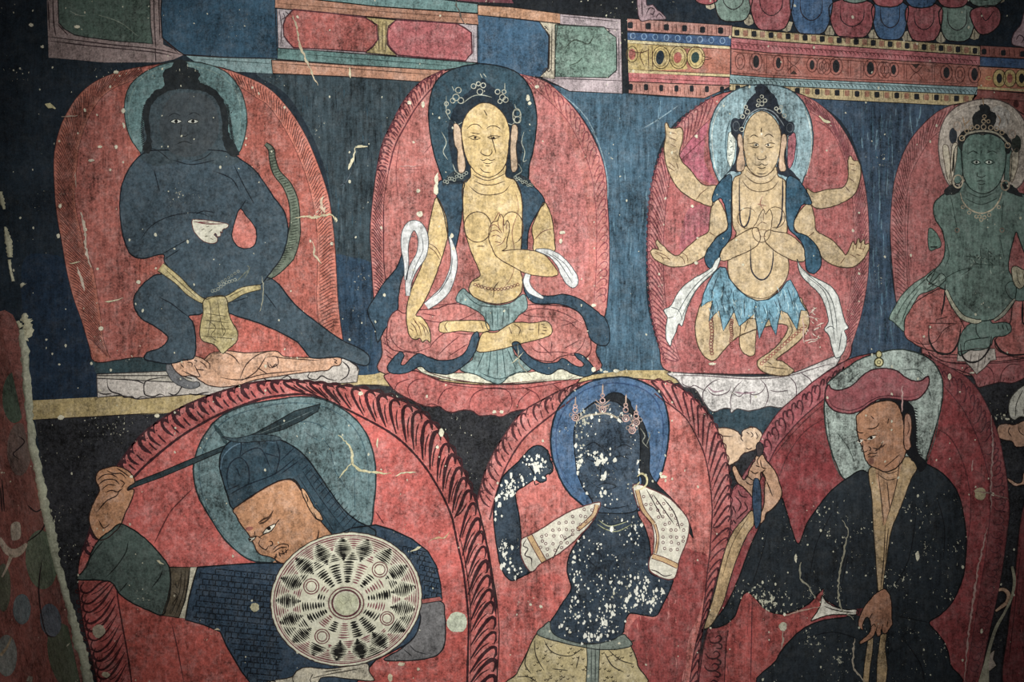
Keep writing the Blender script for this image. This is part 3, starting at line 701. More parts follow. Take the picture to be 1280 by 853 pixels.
p.lines([[(296,352),(310,338)],[(306,348),(312,336),(309,332)]], 1.6, '#59625a'); p.done()
p = Part('skull_cup', None, 11.5, '#c9c8b4', .1, 0, .6, top=('white skull cup held at the chest of the dark archer', 'skull cup'))
p.fill([(240.5,276),(245,274.5),(262,276),(280,279),(286,281),(284,285),(279,287),(278,291),(276,290),(276,295),(272,296),(270,292),(268,294),(272,298),(271,303),(264,304.5),(255,302),(247,295),(242,287)], edge='#5b3330', ew=1)
p.lines([[(242,277),(258,280),(280,280)],[(247,278),(262,278)]], 1.4, '#6b2f34'); p.lines([[(252,288),(256,286)],[(262,290),(266,287)],[(256,296),(260,295)],[(263,298),(267,300)],[(258,284),(262,283)]], 1, '#6a6656'); p.done()
p = Part('painted_bow', None, 8.8, '#5f6b5c', .12, .1, top=('curved grey-green bow with banded grip along the arm of the dark archer', 'bow'))
p.ribbon([(332,180),(339,187),(341,200),(346,216),(359,232),(367,252),(369,275),(367,297),(357,318),(343,337),(331,348)], [4,7,8,9,11,12,12,16,24,16,7], edge='#1f2622', ew=1.3)
for k in range(46):
    u = k/45; pts = resample(cr([(339,187),(341,200),(346,216),(359,232),(367,252),(369,275),(367,297),(357,318),(343,337)], False), 46)
    q = pts[k]; p.line([(q.x-4-6*max(0, u-.6), q.y+1), (q.x+4+5*max(0, u-.6), q.y-1)], .9, '#2b352c')
p.done()

# ---------------- 2 bare-breasted yellow figure
t, p = aureole('rose red aureole behind the seated yellow figure with one hand lowered', (615,500),
    [(482,468),(478,440),(474,410),(468,385),(465,335),(463,290),(466,250),(471,213),(478,180),(489,156),(505,126),(524,104),(545,92),(570,86),(600,84),(640,91),(677,100),(697,114),(720,139),(737,165),(750,193),(757,220),(759,255),(761,290),(761,340),(758,385),(750,415),(745,440),(742,466),(610,475)], 4, '#a4574f')
p.lines([[(500,178),(495,213),(498,250)],[(540,180),(530,192)],[(500,212),(528,212)]], .9, '#6a2a30')
p.fill([(700,150),(722,200),(733,260),(735,330),(720,375),(700,370),(690,250),(668,225),(672,150),(668,112),(688,128)], .2, '#aa5c58')
p.done()
p = Part('flame_border', t, 5, '#a5565a', .15, .2)
flames(p, [(482,430),(474,400),(468,375),(465,335),(463,290),(466,250),(471,213)], [(500,415),(490,385),(484,360),(480,333),(479,290),(480,250),(486,213)], 'fine', 4.4, 1.4, '#54202a', '#a65a52', 1.3)
flames(p, [(471,213),(478,180),(489,156),(505,126),(524,104),(545,92),(556,87)], [(486,213),(494,182),(508,155),(520,135),(534,117),(544,107),(552,98)], 'comma', 8.5, .6, '#54202a', '#a65a52', 2.6)
flames(p, [(642,91),(677,100),(697,114),(720,139),(737,165),(750,193),(757,220),(759,255),(761,290),(761,340),(758,385)], [(655,101),(664,107),(690,130),(710,152),(725,180),(738,213),(744,250),(746,290),(745,340),(742,382)], 'hook', 11, -.8, '#7a2f3a', '#ab6058', 1.3)
p.line([(480,250),(480,333),(486,360)], 1.3, '#54202a'); p.done()
p = Part('halo', t, 6, '#284452', .15, .2); HP = [(600,80),(625,83),(645,90),(658,103),(667,122),(671,150),(668,180),(662,205),(654,232),(600,240),(560,232),(549,212),(541,185),(536,155),(537,128),(543,106),(556,92),(575,84)]; p.fill(HP, edge='#101820', ew=1.6); p.done()
brushed(p, HP, 110, '#284452', lo=3, hi=12, tilt=.3)

t = thing('lotus_throne', 'red lotus throne with broad petals under the seated yellow figure', 'lotus base', (610,515), 'lotus bases')
p = Part('petals', t, 6.5, '#a84c46', .15, .2)
p.fill([(482,468),(486,480),(497,491),(512,499),(528,507),(540,509),(549,508),(556,513),(564,516),(578,513),(590,514),(600,520),(614,519),(628,521),(640,515),(656,512),(680,507),(700,498),(716,484),(728,468),(700,474),(640,481),(560,478),(520,464)], edge='#3f1c20', ew=1.5)
p.lines([[(522,465),(560,480),(600,485),(650,486),(700,478),(722,470)],[(530,464),(565,474),(620,480),(690,474)],[(493,488),(498,479),(512,474)],[(513,499),(510,485),(520,475),(535,474)],[(548,508),(549,498),(556,488),(566,484)],[(548,508),(540,505),(532,507)],[(587,513),(588,500),(598,489),(620,485),(636,490),(640,505),(634,517)],[(646,512),(650,500),(664,488)],[(650,483),(670,492),(676,504)],[(690,480),(700,488),(700,495)]], 1.2, '#5c1c24')
p.done()
p = Part('top_band', t, 6.9, '#c5c4ac', .15, .1, label='pale cushion edge'); p.fill([(517,456),(525,458),(560,466),(600,466),(650,466),(700,462),(722,462),(742,466),(722,474),(690,476),(640,480),(600,479),(560,475),(530,467)], edge='#3a3630', ew=1); p.done()

t = thing('painted_figure', 'seated yellow bare-breasted figure with one hand lowered and white armband scarf', 'painted figure', (612,470), 'large painted figures')
YB = '#c0a568'
p = Part('robe', t, 8, '#ae6058', .15, .3, label='rose red robe over the crossed legs')
p.fill([(497,388),(505,392),(520,388),(545,386),(560,381),(580,378),(598,383),(606,400),(606,420),(598,440),(585,440),(575,448),(552,451),(538,447),(520,442),(508,440),(492,438),(484,428),(484,410),(488,396)], edge='#4a2024', ew=1.3)
p.next(); p.fill([(640,390),(655,383),(668,381),(695,382),(715,386),(728,396),(734,412),(738,425),(738,440),(730,448),(715,444),(700,446),(690,452),(672,450),(655,440),(640,425)], edge='#4a2024', ew=1.3)
p.fill([(596,290),(600,310),(607,330),(600,350),(588,352),(590,330),(588,300)], .2)
p.lines([[(490,400),(488,420),(500,436),(520,440),(537,434)],[(517,394),(540,402),(570,402),(600,388)],[(540,382),(570,380),(592,384)],[(535,438),(545,425),(560,415),(580,418),(600,416)],[(548,444),(560,432),(575,420)],[(528,392),(545,395)],[(560,446),(585,430)],
  [(645,395),(670,386),(700,390),(728,405)],[(648,388),(660,395),(690,397)],[(662,430),(672,440),(700,440),(716,442),(728,432),(733,415)],[(700,400),(712,403),(722,412)],[(705,436),(725,425)],[(672,428),(690,445)],[(690,426),(688,445)],[(700,408),(722,402)]], 1.1, '#5a2228')
p.lines([[(479,428),(490,436)],[(480,420),(488,428)],[(480,436),(490,444)],[(483,444),(492,450)]], 1.2, '#5a2228')
p.done()
p = Part('skirt', t, 8.8, '#718c8b', .15, .3, label='pleated teal skirt')
p.fill([(578,361),(588,368),(604,378),(622,382),(640,378),(655,368),(659,385),(648,395),(640,405),(626,412),(610,412),(604,395),(585,383),(570,376)], edge='#26383a', ew=1.2)
p.next()
p.fill([(596,436),(620,432),(638,432),(644,444),(658,455),(663,463),(640,468),(625,480),(610,476),(596,469),(575,462),(590,450)], edge='#26383a', ew=1.2)
p.lines([[(607,390),(608,408)],[(615,386),(616,410)],[(622,385),(622,410)],[(630,385),(628,408)],[(636,383),(636,402)],[(606,438),(596,462)],[(614,436),(610,470)],[(621,435),(622,474)],[(628,434),(632,472)],[(634,436),(645,462)],[(600,466),(625,474),(655,462)],[(580,366),(600,382),(640,384)]], 1.1, '#2c4648')
p.done()
p = Part('body', t, 9, YB, .08, .15, .8)
# feet and shins
p.fill([(550,415),(549,407),(554,402),(570,401),(600,401),(609,404),(612,413),(600,416),(575,414),(560,416)], edge='#3a2c20', ew=1.2)
p.fill([(597,440),(599,425),(606,415),(620,416),(634,407),(645,403),(665,404),(682,402),(689,408),(689,418),(675,424),(650,430),(625,437)], .2, edge='#3a2c20', ew=1.2)
p.lines([[(640,404),(650,411),(648,420)],[(676,405),(681,407)],[(678,409),(684,410)],[(678,413),(684,414)],[(676,417),(682,418)],[(674,403),(673,420)],[(660,412),(668,412)],[(636,408),(640,418)],[(601,403),(604,412)],[(560,402),(556,408),(560,415)]], 1, '#4a3626', .2)
# torso
p.fill([(592,205),(588,222),(580,228),(578,240),(579,262),(580,282),(584,300),(590,318),(597,334),(600,345),(590,352),(586,362),(592,371),(604,377),(618,380),(630,379),(644,374),(652,364),(653,350),(650,335),(651,318),(652,300),(653,275),(653,255),(650,238),(644,226),(632,220),(630,205)], .4, edge='#3a2c20', ew=1.3)
# near arm hanging down (left in the picture)
p.fill([(546,247),(540,265),(535,290),(531,315),(526,335),(517,355),(511,372),(508,392),(509,408),(512,420),(519,425),(525,423),(528,428),(533,425),(538,428),(538,416),(533,404),(526,396),(520,394),(530,378),(542,352),(550,330),(556,310),(560,292),(557,270)], .4, edge='#3a2c20', ew=1.3)
p.lines([[(514,404),(519,410),(522,420)],[(518,402),(524,409),(527,421)],[(523,402),(529,409),(532,420)],[(527,404),(533,411),(536,418)],[(516,398),(521,404)],[(512,410),(517,414)],[(535,304),(545,310),(552,322)],[(534,308),(543,314),(550,325)]], 1, '#5a3626', .5)
# far arm
p.fill([(680,253),(672,268),(665,285),(667,300),(668,315),(692,315),(693,300),(691,280),(687,264)], .4, edge='#3a2c20', ew=1.3)
p.fill([(628,314),(645,312),(668,314),(682,320),(692,332),(698,342),(690,346),(672,345),(655,341),(640,333),(622,322),(614,308),(611,298),(612,285),(616,278),(622,276),(625,268),(629,272),(630,282),(634,276),(637,284),(634,300),(633,310)], .9, edge='#4a3424', ew=1.2)
p.lines([[(612,284),(618,281),(624,286)],[(613,290),(620,288),(626,292)],[(614,296),(621,294),(627,298)],[(622,276),(624,286),(628,292)],[(629,273),(629,284),(630,292)],[(634,278),(633,288)],[(618,302),(626,304)],[(616,279),(620,272),(624,266),(626,274)],[(632,296),(628,304),(620,308)],[(668,300),(678,290),(691,286)]], 1, '#6a3a2a', 1)
# breasts, neck folds, belly
c = circle(597, 284, 17, 19, 0, 24); p.line(c+[c[0]], 1.2, '#4a3626', .5, taper=False)
p.line(circle(640, 285, 14, 20, 0, 16, 200, 440), 1.2, '#4a3626', .5)
p.lines([[(586,232),(598,242),(614,244),(630,240),(638,230)],[(592,226),(604,231),(618,231),(632,226)],[(590,218),(610,226),(632,217)],[(590,352),(600,350)],[(617,372),(618,360),(624,352)],[(596,308),(606,308)]], 1.1, '#4a3626', .5)
for k in range(14): p.ring(594+k*4.1, 356+6*math.sin(k/13*math.pi), 1.7, .9, '#6a3430', .6)
p.line([(644,240),(648,262),(640,290),(644,320),(640,345),(628,362)], .9, '#7a4a34', .5)
# head
p.fill([(603,129),(594,133),(585,141),(579,152),(577,165),(579,182),(583,198),(589,209),(598,218),(609,222),(620,219),(629,211),(634,198),(636,180),(637,165),(634,152),(627,140),(616,131)], 1.4, edge='#3a2c20', ew=1.1)
p.fill([(567,157),(571,155),(575,160),(577,170),(578,185),(582,205),(580,215),(574,216),(572,205),(572,190),(568,178)], 1.1, '#b2987a', edge='#3a2c20', ew=1)
p.fill([(640,158),(644,156),(647,160),(647,172),(645,185),(647,205),(645,214),(640,214),(638,200),(638,180)], 1.1, '#b2987a', edge='#3a2c20', ew=1)
p.lines([[(584,161),(590,156),(597,156),(602,160)],[(608,161),(613,158),(620,158),(626,162)],[(585,172),(592,170),(601,173)],[(586,172),(593,175),(601,173)],[(609,172),(616,170),(626,171)],[(609,172),(617,174),(625,171)],[(603,186),(601,191),(605,194),(611,195),(615,191),(614,186)],[(600,199),(604,201),(609,199),(614,201),(619,199)],[(603,203),(610,205),(616,203)],[(606,207),(612,208)],[(600,210),(605,215),(614,216)],[(613,168),(617,180),(620,192)],[(605,138),(609,145)],[(588,166),(600,168)]], 1.1, '#3a2c20', 1.6)
for x in (594, 617): p.ell(x, 172.5, 1.8, 1.5, color='#2a2220', dz=1.9, n=8)
p.done()
p = Part('hair', t, 8.4, '#1b2a36', .2, .1)
p.fill([(574,216),(566,205),(562,185),(560,160),(566,140),(576,124),(590,112),(598,104),(604,98),(610,104),(618,110),(632,120),(643,136),(650,158),(652,185),(650,210),(646,222),(632,225),(590,226)], wob=.8)
p.done()
p = Part('crown', t, 9.6, '#8a9488', .1, .1, label='thin pale crown ornaments')
random.seed(3)
for x, y, r in ((573,113,3.5),(570,122,4),(576,126,3.6),(566,126,3),(592,108,3),(600,115,3.6),(604,107,3),(598,105,2.5),(622,115,3),(628,122,3.5),(632,125,3.2),(625,127,2.6),(646,142,4.5),(647,150,4),(558,130,2.5),(560,140,2.6),(630,115,2.5)):
    p.ring(x, y, r, 1, '#a5a795')
p.ring(646, 145, 5, 1.1, '#a5a795', ry=9)
p.lines([[(568,152),(572,156),(578,153)],[(578,130),(590,121),(602,119),(615,122)],[(565,108),(568,114)],[(631,104),(631,112)],[(600,92),(603,98)],[(604,92),(608,97)],[(558,120),(558,140),(563,150)],[(634,154),(640,156),(644,152)],[(643,130),(645,136)],[(552,165),(558,178),(554,190),(560,200)],[(655,165),(652,178),(656,190),(654,202),(659,200)],[(566,205),(570,215),(578,219)],[(648,205),(652,214),(644,220)]], 1, '#98a092')
p.done()
p = Part('hair_locks', t, 9.5, '#26323a', .3, .1)
p.fill([(553,232),(558,222),(568,214),(578,218),(586,224),(580,230),(566,231)], wob=.8)
for k in range(10): p.ring(556+k*3, 227-k*1+math.sin(k*2)*2, 1.8, .8, '#8c9488')
p.next(); p.fill([(640,222),(650,218),(660,224),(668,234),(655,232)], wob=.8)
for k in range(10): p.ring(644+k*2.3, 222+k*1.2+math.sin(k*2)*1.5, 1.5, .8, '#8c9488')
p.done()
p = Part('scarf', t, 9.3, '#2b4658', .12, .2, label='dark blue shoulder scarf')
p.fill([(550,226),(566,228),(580,228),(579,240),(578,262),(575,285),(571,305),(567,319),(562,304),(558,285),(554,265),(547,248),(546,240)], edge='#101820', ew=1.3)
p.next()
p.fill([(645,226),(655,229),(665,232),(675,241),(681,252),(675,261),(666,276),(660,292),(659,313),(652,313),(653,290),(653,262),(651,243)], edge='#101820', ew=1.3)
p.next()
p.fill([(504,308),(507,320),(507,336),(501,354),(498,372),(497,388),(490,400),(480,414),(472,428),(469,412),(462,398),(460,386),(468,373),(480,354),(495,336),(501,322)], -2, edge='#101820', ew=1.3)
p.next()
p.fill([(656,350),(662,362),(675,369),(690,370),(705,368),(722,373),(738,383),(750,393),(757,399),(762,415),(760,430),(750,432),(738,424),(733,408),(727,394),(714,385),(695,380),(672,380),(661,374),(655,362)], .2, edge='#101820', ew=1.3)
p.next()
p.fill([(500,440),(490,450),(484,460),(490,467),(505,467),(516,463),(526,458),(534,464),(546,467),(560,468),(572,463),(586,452),(594,440),(599,426),(597,415),(590,420),(586,432),(580,442),(568,449),(550,451),(536,447),(524,442),(514,448),(506,456),(501,455),(505,445)], .3, edge='#101820', ew=1.2)
p.next()
p.fill([(640,430),(648,445),(660,458),(675,466),(688,468),(700,461),(715,467),(730,471),(740,468),(743,462),(736,452),(728,444),(718,442),(722,448),(730,455),(726,459),(716,456),(704,448),(696,453),(680,454),(665,448),(655,438),(648,428)], .3, edge='#101820', ew=1.2)
p.done()
p = Part('armband_scarf', t, 10.6, '#c4c8c8', .08, .2, .7, label='white scarf looped through the arms')
p.ribbon([(510,370),(511,352),(517,335),(527,318),(529,298),(523,284),(514,283),(508,293),(506,310),(508,330),(507,350)], [5,8,11,13,13,13,13,12,9,6,3], edge='#4a4f55', ew=1)
p.lines([[(512,355),(520,332),(529,312),(526,292)],[(511,305),(514,296),(519,296)]], .9, '#50565c')
p.next()
p.ribbon([(562,296),(567,315),(567,335),(558,360),(545,374),(533,383)], [2,7,9,12,12,9], edge='#4a4f55', ew=1); p.lines([[(566,320),(562,345),(548,366)],[(563,340),(552,362),(540,372)]], .9, '#50565c')
p.next()
p.fill([(669,313),(680,311),(692,314),(703,321),(714,333),(722,346),(722,356),(716,360),(708,355),(701,344),(696,332),(686,321)], edge='#4a4f55', ew=1)
p.lines([[(680,315),(696,325),(708,342),(716,355)],[(690,318),(706,330),(716,345)]], .9, '#50565c')
p.next()
p.ribbon([(660,343),(658,353),(664,364),(679,373)], [7,8,8,3], edge='#4a4f55', ew=1)
p.done()

# ---------------- 3 six-armed figure
t, p = aureole('rose red aureole behind the six-armed figure in a blue feather skirt', (945,470),
    [(832,463),(824,435),(817,405),(812,370),(810,325),(810,285),(813,243),(820,211),(830,183),(846,158),(866,138),(890,122),(915,114),(950,110),(992,115),(1020,128),(1043,148),(1060,173),(1070,195),(1077,215),(1082,240),(1085,270),(1086,313),(1084,350),(1077,390),(1066,426),(1056,452),(1000,465),(940,468),(880,467)], 4, '#a2504e')
p.fill([(848,190),(862,165),(884,150),(880,200),(895,230),(860,215)], .2, '#a84e62'); p.fill([(850,300),(862,260),(890,262),(885,300),(862,318),(852,318)], .2, '#9d4d58')
p.lines([[(846,205),(860,192),(884,170)],[(1018,150),(1035,160),(1050,180)]], 1, '#6a2a34')
p.done()
p = Part('flame_border', t, 5, '#a5565a', .3, .3)
flames(p, [(832,455),(824,430),(817,405),(812,370),(810,325),(810,285),(813,243),(820,211),(830,185),(846,158),(866,138),(890,122)], [(850,450),(842,425),(836,400),(831,370),(829,325),(830,285),(833,250),(838,220),(848,196),(862,176),(878,158),(896,142)], 'tongue', 7.5, 1.2, '#6e2c38', '#a85f5c', 1.5)
flames(p, [(1005,120),(1022,129),(1043,148),(1060,173),(1070,195),(1077,215),(1082,240),(1085,270),(1086,313),(1084,350),(1077,390),(1066,426),(1056,450)], [(1012,140),(1025,148),(1040,165),(1052,190),(1060,215),(1065,245),(1067,275),(1068,313),(1065,345),(1060,385),(1052,415),(1042,440),(1036,450)], 'fine', 6, -1.4, '#6e2c38', '#a35b58', 1.1)
p.done()
p = Part('halo', t, 6, '#7e9fa8', .12, .4); HP = [(950,106),(975,108),(995,118),(1008,135),(1015,158),(1016,180),(1012,202),(1005,222),(995,238),(950,245),(908,236),(896,222),(889,200),(886,172),(889,150),(898,130),(914,116),(932,108)]; p.fill(HP, edge='#2b3e46', ew=1.6)
brushed(p, HP, 110, '#7e9fa8', lo=3, hi=12, tilt=.3)
p.line([(905,230),(895,212),(891,190),(890,165),(896,142),(908,124)], 1, '#b9c4bd'); p.line([(1008,218),(1014,190),(1013,160),(1005,135)], 1, '#b9c4bd')
p.line([(912,210),(907,190),(908,165),(914,148)], 1.2, '#3c5a66'); p.line([(992,212),(996,190),(994,168)], 1.2, '#3c5a66')
p.fill([(911,166),(918,168),(919,185),(917,200),(913,209),(909,200),(909,182)], .6, '#c6cec2', edge='#56686a', ew=.9); p.fill([(986,169),(994,168),(994,188),(991,204),(986,211),(984,200)], .6, '#a25460', edge='#3c2a34', ew=.9)
p.lines([[(912,175),(915,178)],[(912,185),(916,183)],[(911,195),(915,193)]], 1, '#56686a', .6); p.done()

t = thing('lotus_throne', 'white lotus base with rounded petals under the six-armed figure', 'lotus base', (945,510), 'lotus bases')
p = Part('petals', t, 6.5, '#c6c3c0', .15, .15)
p.fill([(835,466),(845,474),(855,484),(868,486),(876,497),(885,510),(893,515),(903,511),(912,511),(914,516),(922,511),(935,514),(950,511),(962,508),(975,510),(990,506),(1003,499),(1018,485),(1036,468),(1048,452),(1048,444),(1020,455),(985,468),(940,471),(880,468)], edge='#4a4446', ew=1.4)
p.lines([[(836,470),(880,470),(940,474),(985,470),(1020,460),(1042,454)],[(853,470),(853,480),(862,484),(868,482),(876,486),(884,490)],[(884,513),(878,500),(880,488),(890,478),(900,474)],[(884,486),(890,493),(900,494),(910,490),(914,482)],[(914,512),(913,500),(918,486),(928,476)],[(914,490),(924,496),(932,490),(942,494),(952,490),(958,480)],[(955,510),(960,498),(958,484),(950,474)],[(938,490),(938,506)],[(962,488),(972,490),(985,488)],[(985,470),(994,480),(995,494),(990,504)],[(1000,466),(1012,474),(1016,484)]], 1.2, '#5a4a52')
p.lines([[(885,484),(893,490),(905,488)],[(918,490),(930,492),(945,490)]], 2, '#8e7480'); p.done()

t = thing('painted_figure', 'pale yellow six-armed figure standing in a ragged blue feather skirt', 'painted figure', (945,470), 'large painted figures')
Y2 = '#bda57a'
p = Part('body', t, 8, Y2, .08, .15, .8)
# legs
p.fill([(880,375),(873,388),(869,405),(870,424),(876,440),(886,450),(894,450),(903,440),(914,428),(925,420),(945,412),(960,408),(975,405),(985,410),(975,428),(962,440),(950,448),(946,454),(950,462),(962,468),(982,470),(992,464),(986,458),(978,452),(970,449),(985,438),(1000,425),(1010,410),(1011,395),(1004,380),(990,370),(900,368)], edge='#4a3826', ew=1.4)
p.fill([(928,400),(925,415),(924,430),(928,440),(936,445),(943,443),(944,432),(945,415),(945,400)], .05, edge='#4a3826', ew=1.2)
p.lines([[(888,390),(892,410),(890,440)],[(915,400),(916,420)],[(930,415),(935,400)],[(985,398),(990,415),(978,430)],[(955,458),(970,460),(985,462)],[(958,452),(965,456)]], 1.1, '#5a4630', .2)
for k in range(15): p.ring(889+math.sin(k)*.8, 386+k*4, 1.9, 1, '#7a3430', .3); p.ring(914+math.sin(k)*.8, 398+k*2.6, 1.7, .9, '#7a3430', .3)
for k in range(16): p.ring(1006-k*3.6, 408+k*3.1, 1.9, 1, '#8a3c34', .3)
# upper left raised arm
p.fill([(831,156),(834,154),(837,160),(843,161),(851,160),(854,168),(852,180),(849,192),(853,203),(863,213),(873,226),(882,232),(898,233),(894,246),(890,258),(876,254),(860,246),(846,234),(837,218),(832,203),(830,185),(832,170)], .3, edge='#4a3826', ew=1.3)
p.lines([[(836,165),(846,168)],[(836,172),(846,176)],[(838,180),(845,184)],[(836,203),(844,210)],[(834,208),(843,214)],[(870,250),(876,242),(884,236)],[(845,203),(848,212)]], 1, '#6a4a34', .4)
# middle left arm
p.fill([(894,246),(903,258),(909,275),(908,287),(894,298),(890,310),(880,321),(862,331),(846,334),(836,333),(826,329),(817,323),(813,315),(817,311),(823,312),(820,305),(821,300),(826,305),(831,309),(836,315),(846,320),(857,311),(872,298),(885,290),(887,275),(889,260)], .5, edge='#4a3826', ew=1.3)
p.lines([[(820,315),(828,318)],[(824,316),(832,320),(838,326)],[(817,316),(826,320),(830,326)],[(822,312),(828,314)],[(847,319),(854,324),(856,331)],[(850,315),(858,320),(860,329)],[(886,290),(893,295)],[(828,322),(838,324)]], 1, '#6a4a34', .6)
# upper right raised arm
p.fill([(1008,236),(1018,241),(1034,237),(1052,235),(1059,226),(1060,212),(1060,200),(1063,195),(1067,201),(1073,202),(1076,215),(1073,232),(1066,245),(1054,253),(1038,259),(1024,261),(1014,256)], .3, edge='#4a3826', ew=1.3)
p.lines([[(1063,212),(1070,214)],[(1060,222),(1068,228)],[(1056,233),(1062,240)],[(1062,205),(1068,206)]], 1, '#6a4a34', .4)
# middle right arm
p.fill([(1013,255),(1018,272),(1020,288),(1033,296),(1043,303),(1052,313),(1057,319),(1062,310),(1066,302),(1069,306),(1073,298),(1075,304),(1080,300),(1081,306),(1086,305),(1085,314),(1077,326),(1066,334),(1050,334),(1034,328),(1024,318),(1014,303),(1004,295),(995,289),(992,279),(999,265),(1007,256)], .5, edge='#4a3826', ew=1.3)
p.lines([[(1018,290),(1010,296)],[(1056,322),(1050,330)],[(1066,306),(1066,314)],[(1071,303),(1070,312)],[(1077,303),(1075,312)],[(1081,308),(1078,315)],[(1062,318),(1070,322)],[(1072,310),(1080,312)],[(1070,318),(1076,320)]], 1, '#6a4a34', .6)
# torso
p.fill([(930,208),(926,218),(918,222),(915,235),(915,260),(916,282),(920,292),(914,305),(910,322),(910,340),(914,352),(924,363),(935,372),(946,376),(960,374),(972,364),(982,350),(986,335),(984,318),(982,300),(984,285),(982,262),(982,240),(981,226),(972,220),(968,208)], .8, edge='#4a3826', ew=1.3)
# joined forearms
p.fill([(946,285),(934,288),(920,296),(906,307),(900,318),(900,325),(908,326),(922,320),(936,314),(946,307),(950,298)], 1.2, edge='#4a3826', ew=1.2)
p.fill([(960,288),(970,290),(984,292),(996,300),(1003,308),(1007,320),(1004,327),(992,326),(978,320),(966,312),(957,303),(955,294)], 1.2, edge='#4a3826', ew=1.2)
p.fill([(940,288),(945,279),(950,268),(954,262),(957,268),(962,262),(965,270),(964,282),(962,295),(954,303),(944,300)], 1.5, edge='#4a3826', ew=1)
p.lines([[(946,283),(952,278),(958,280)],[(945,290),(953,287),(960,290)],[(950,296),(958,296)],[(954,266),(954,276)]], .9, '#6a4a34', 1.6)
c = circle(934, 273, 12, 13, 0, 20, 60, 330); p.line(c, 1.1, '#5a4630', .9); c = circle(969, 272, 12, 13, 0, 20, -150, 130); p.line(c, 1.1, '#5a4630', .9)
p.lines([[(924,222),(924,250),(925,275),(929,284),(934,280),(937,270),(938,258)],[(978,222),(978,250),(976,275),(970,286)],[(938,307),(938,325),(940,340),(948,349),(956,349),(963,340),(966,325),(966,312)]], 2, '#2c2c36', 1)
p.lines([[(927,225),(936,236),(950,240),(965,236),(973,226)],[(930,218),(940,227),(950,230),(962,227),(970,218)],[(932,212),(950,222),(968,212)],[(915,352),(928,366),(945,373),(962,371),(978,356)]], 1.1, '#5a4630', .9)
p.lines([[(953,245),(950,255),(954,262)],[(946,255),(958,258)]], .9, '#8a4a3a', .9)
# head
p.fill([(952,139),(942,143),(934,153),(930,166),(929,180),(931,195),(934,208),(941,217),(950,221),(959,219),(967,211),(972,200),(975,184),(976,168),(972,155),(963,144)], 1.8, edge='#4a3826', ew=1.1)
p.fill([(922,170),(925,168),(928,174),(929,190),(931,205),(928,214),(921,213),(921,200),(924,188),(922,180)], 1.5, '#c0a080', edge='#4a3826', ew=1)
p.fill([(977,170),(982,169),(983,180),(980,192),(981,205),(982,213),(975,214),(973,204),(975,190)], 1.5, '#c0a080', edge='#4a3826', ew=1)
p.lines([[(937,172),(942,169),(948,172)],[(955,171),(961,168),(967,172)],[(936,180),(944,179),(949,182)],[(937,183),(944,185),(949,183)],[(955,182),(962,179),(969,180)],[(956,183),(962,185),(967,183)],[(947,195),(947,199),(952,200),(957,198),(956,194)],[(943,206),(948,207),(952,205),(956,207),(960,205)],[(946,209),(952,211),(957,209)],[(945,216),(952,218),(958,216)]], 1.1, '#3a2c20', 1.9)
for x in (945, 960): p.ell(x, 181.5, 2.6, 1.6, color='#d0ccb8', dz=2.0, n=10); p.ell(x, 181.6, 1.4, 1.4, color='#2a2220', dz=2.3, n=8)
p.line([(951.5,160),(951,166)], 1.2, '#2a2220', 1.9); p.ell(951.7, 168, 1.3, 1.5, color='#d8d4c0', dz=2.3, n=8)
p.done()
p = Part('feather_skirt', t, 9.6, '#5f93a8', .2, .4, label='ragged blue feather skirt')
p.fill([(907,335),(911,348),(922,362),(934,371),(946,376),(960,375),(974,365),(983,352),(988,350),(996,365),(1001,378),(1008,389),(1001,388),(1000,392),(996,413),(990,402),(984,392),(976,388),(972,405),(970,420),(964,408),(961,398),(956,408),(949,424),(946,408),(943,392),(936,398),(924,408),(920,398),(918,388),(911,402),(904,414),(901,400),(899,388),(892,394),(886,402),(888,388),(891,376),(884,378),(876,384),(879,368),(885,354),(892,342),(900,334)], smooth=False, edge='#1f3440', ew=1.3)
random.seed(5)
for k in range(60):
    x = random.uniform(884, 998); y = random.uniform(362, 395); 
    if abs(x-945) < 28 and y < 378: continue
    p.line([(x-2, y-5), (x, y), (x+random.uniform(-3, 3), y+6)], .9, random.choice(['#274a5c', '#9cc0c8']))
p.lines([[(897,345),(888,370)],[(905,352),(902,380)],[(916,364),(918,386)],[(930,374),(930,396)],[(943,380),(944,400)],[(958,380),(960,398)],[(972,372),(976,388)],[(984,360),(992,384)]], 1.1, '#1f3a48')
p.done()
p = Part('hair', t, 9.2, '#222a36', .12, .1)
p.fill([(930,208),(922,216),(914,214),(904,222),(912,212),(919,200),(920,176),(914,168),(914,152),(918,148),(926,148),(930,136),(936,124),(944,116),(943,110),(950,105),(957,108),(962,114),(968,120),(972,128),(976,140),(984,152),(991,154),(992,164),(988,170),(984,172),(984,205),(990,214),(1000,226),(985,222),(970,214),(976,190),(976,165),(968,146),(952,138),(938,144),(930,158),(928,180),(930,200)], wob=.5)
p.done()
p = Part('crown', t, 10.4, '#a8ab9a', .1, .1, label='pale crown ornaments with round side tufts')
for x, y, r in ((952,130,2.6),(948,126,2),(956,126,2.2),(947,132,1.8),(952,121,2),(934,140,2.8),(928,146,2.4),(932,134,2),(974,139,2.8),(980,145,2.4),(970,136,2),(927,162,2.6),(976,134,1.8)): p.ring(x, y, r, 1, '#b4b6a4')
p.line([(928,158),(934,146),(944,138),(954,136),(966,140),(975,150),(980,158)], 1.4, '#7f8a90')
p.ell(919, 158, 6, 9, -10, '#262f3a', .2); p.ring(920, 158, 4, .9, '#59646c', .5, ry=6); p.ell(987, 160, 6, 8, 10, '#262f3a', .2); p.ring(987, 160, 4, .9, '#59646c', .5, ry=5.5)
p.done()
p = Part('scarf', t, 9.8, '#27536b', .12, .3, label='dark teal shoulder scarf')
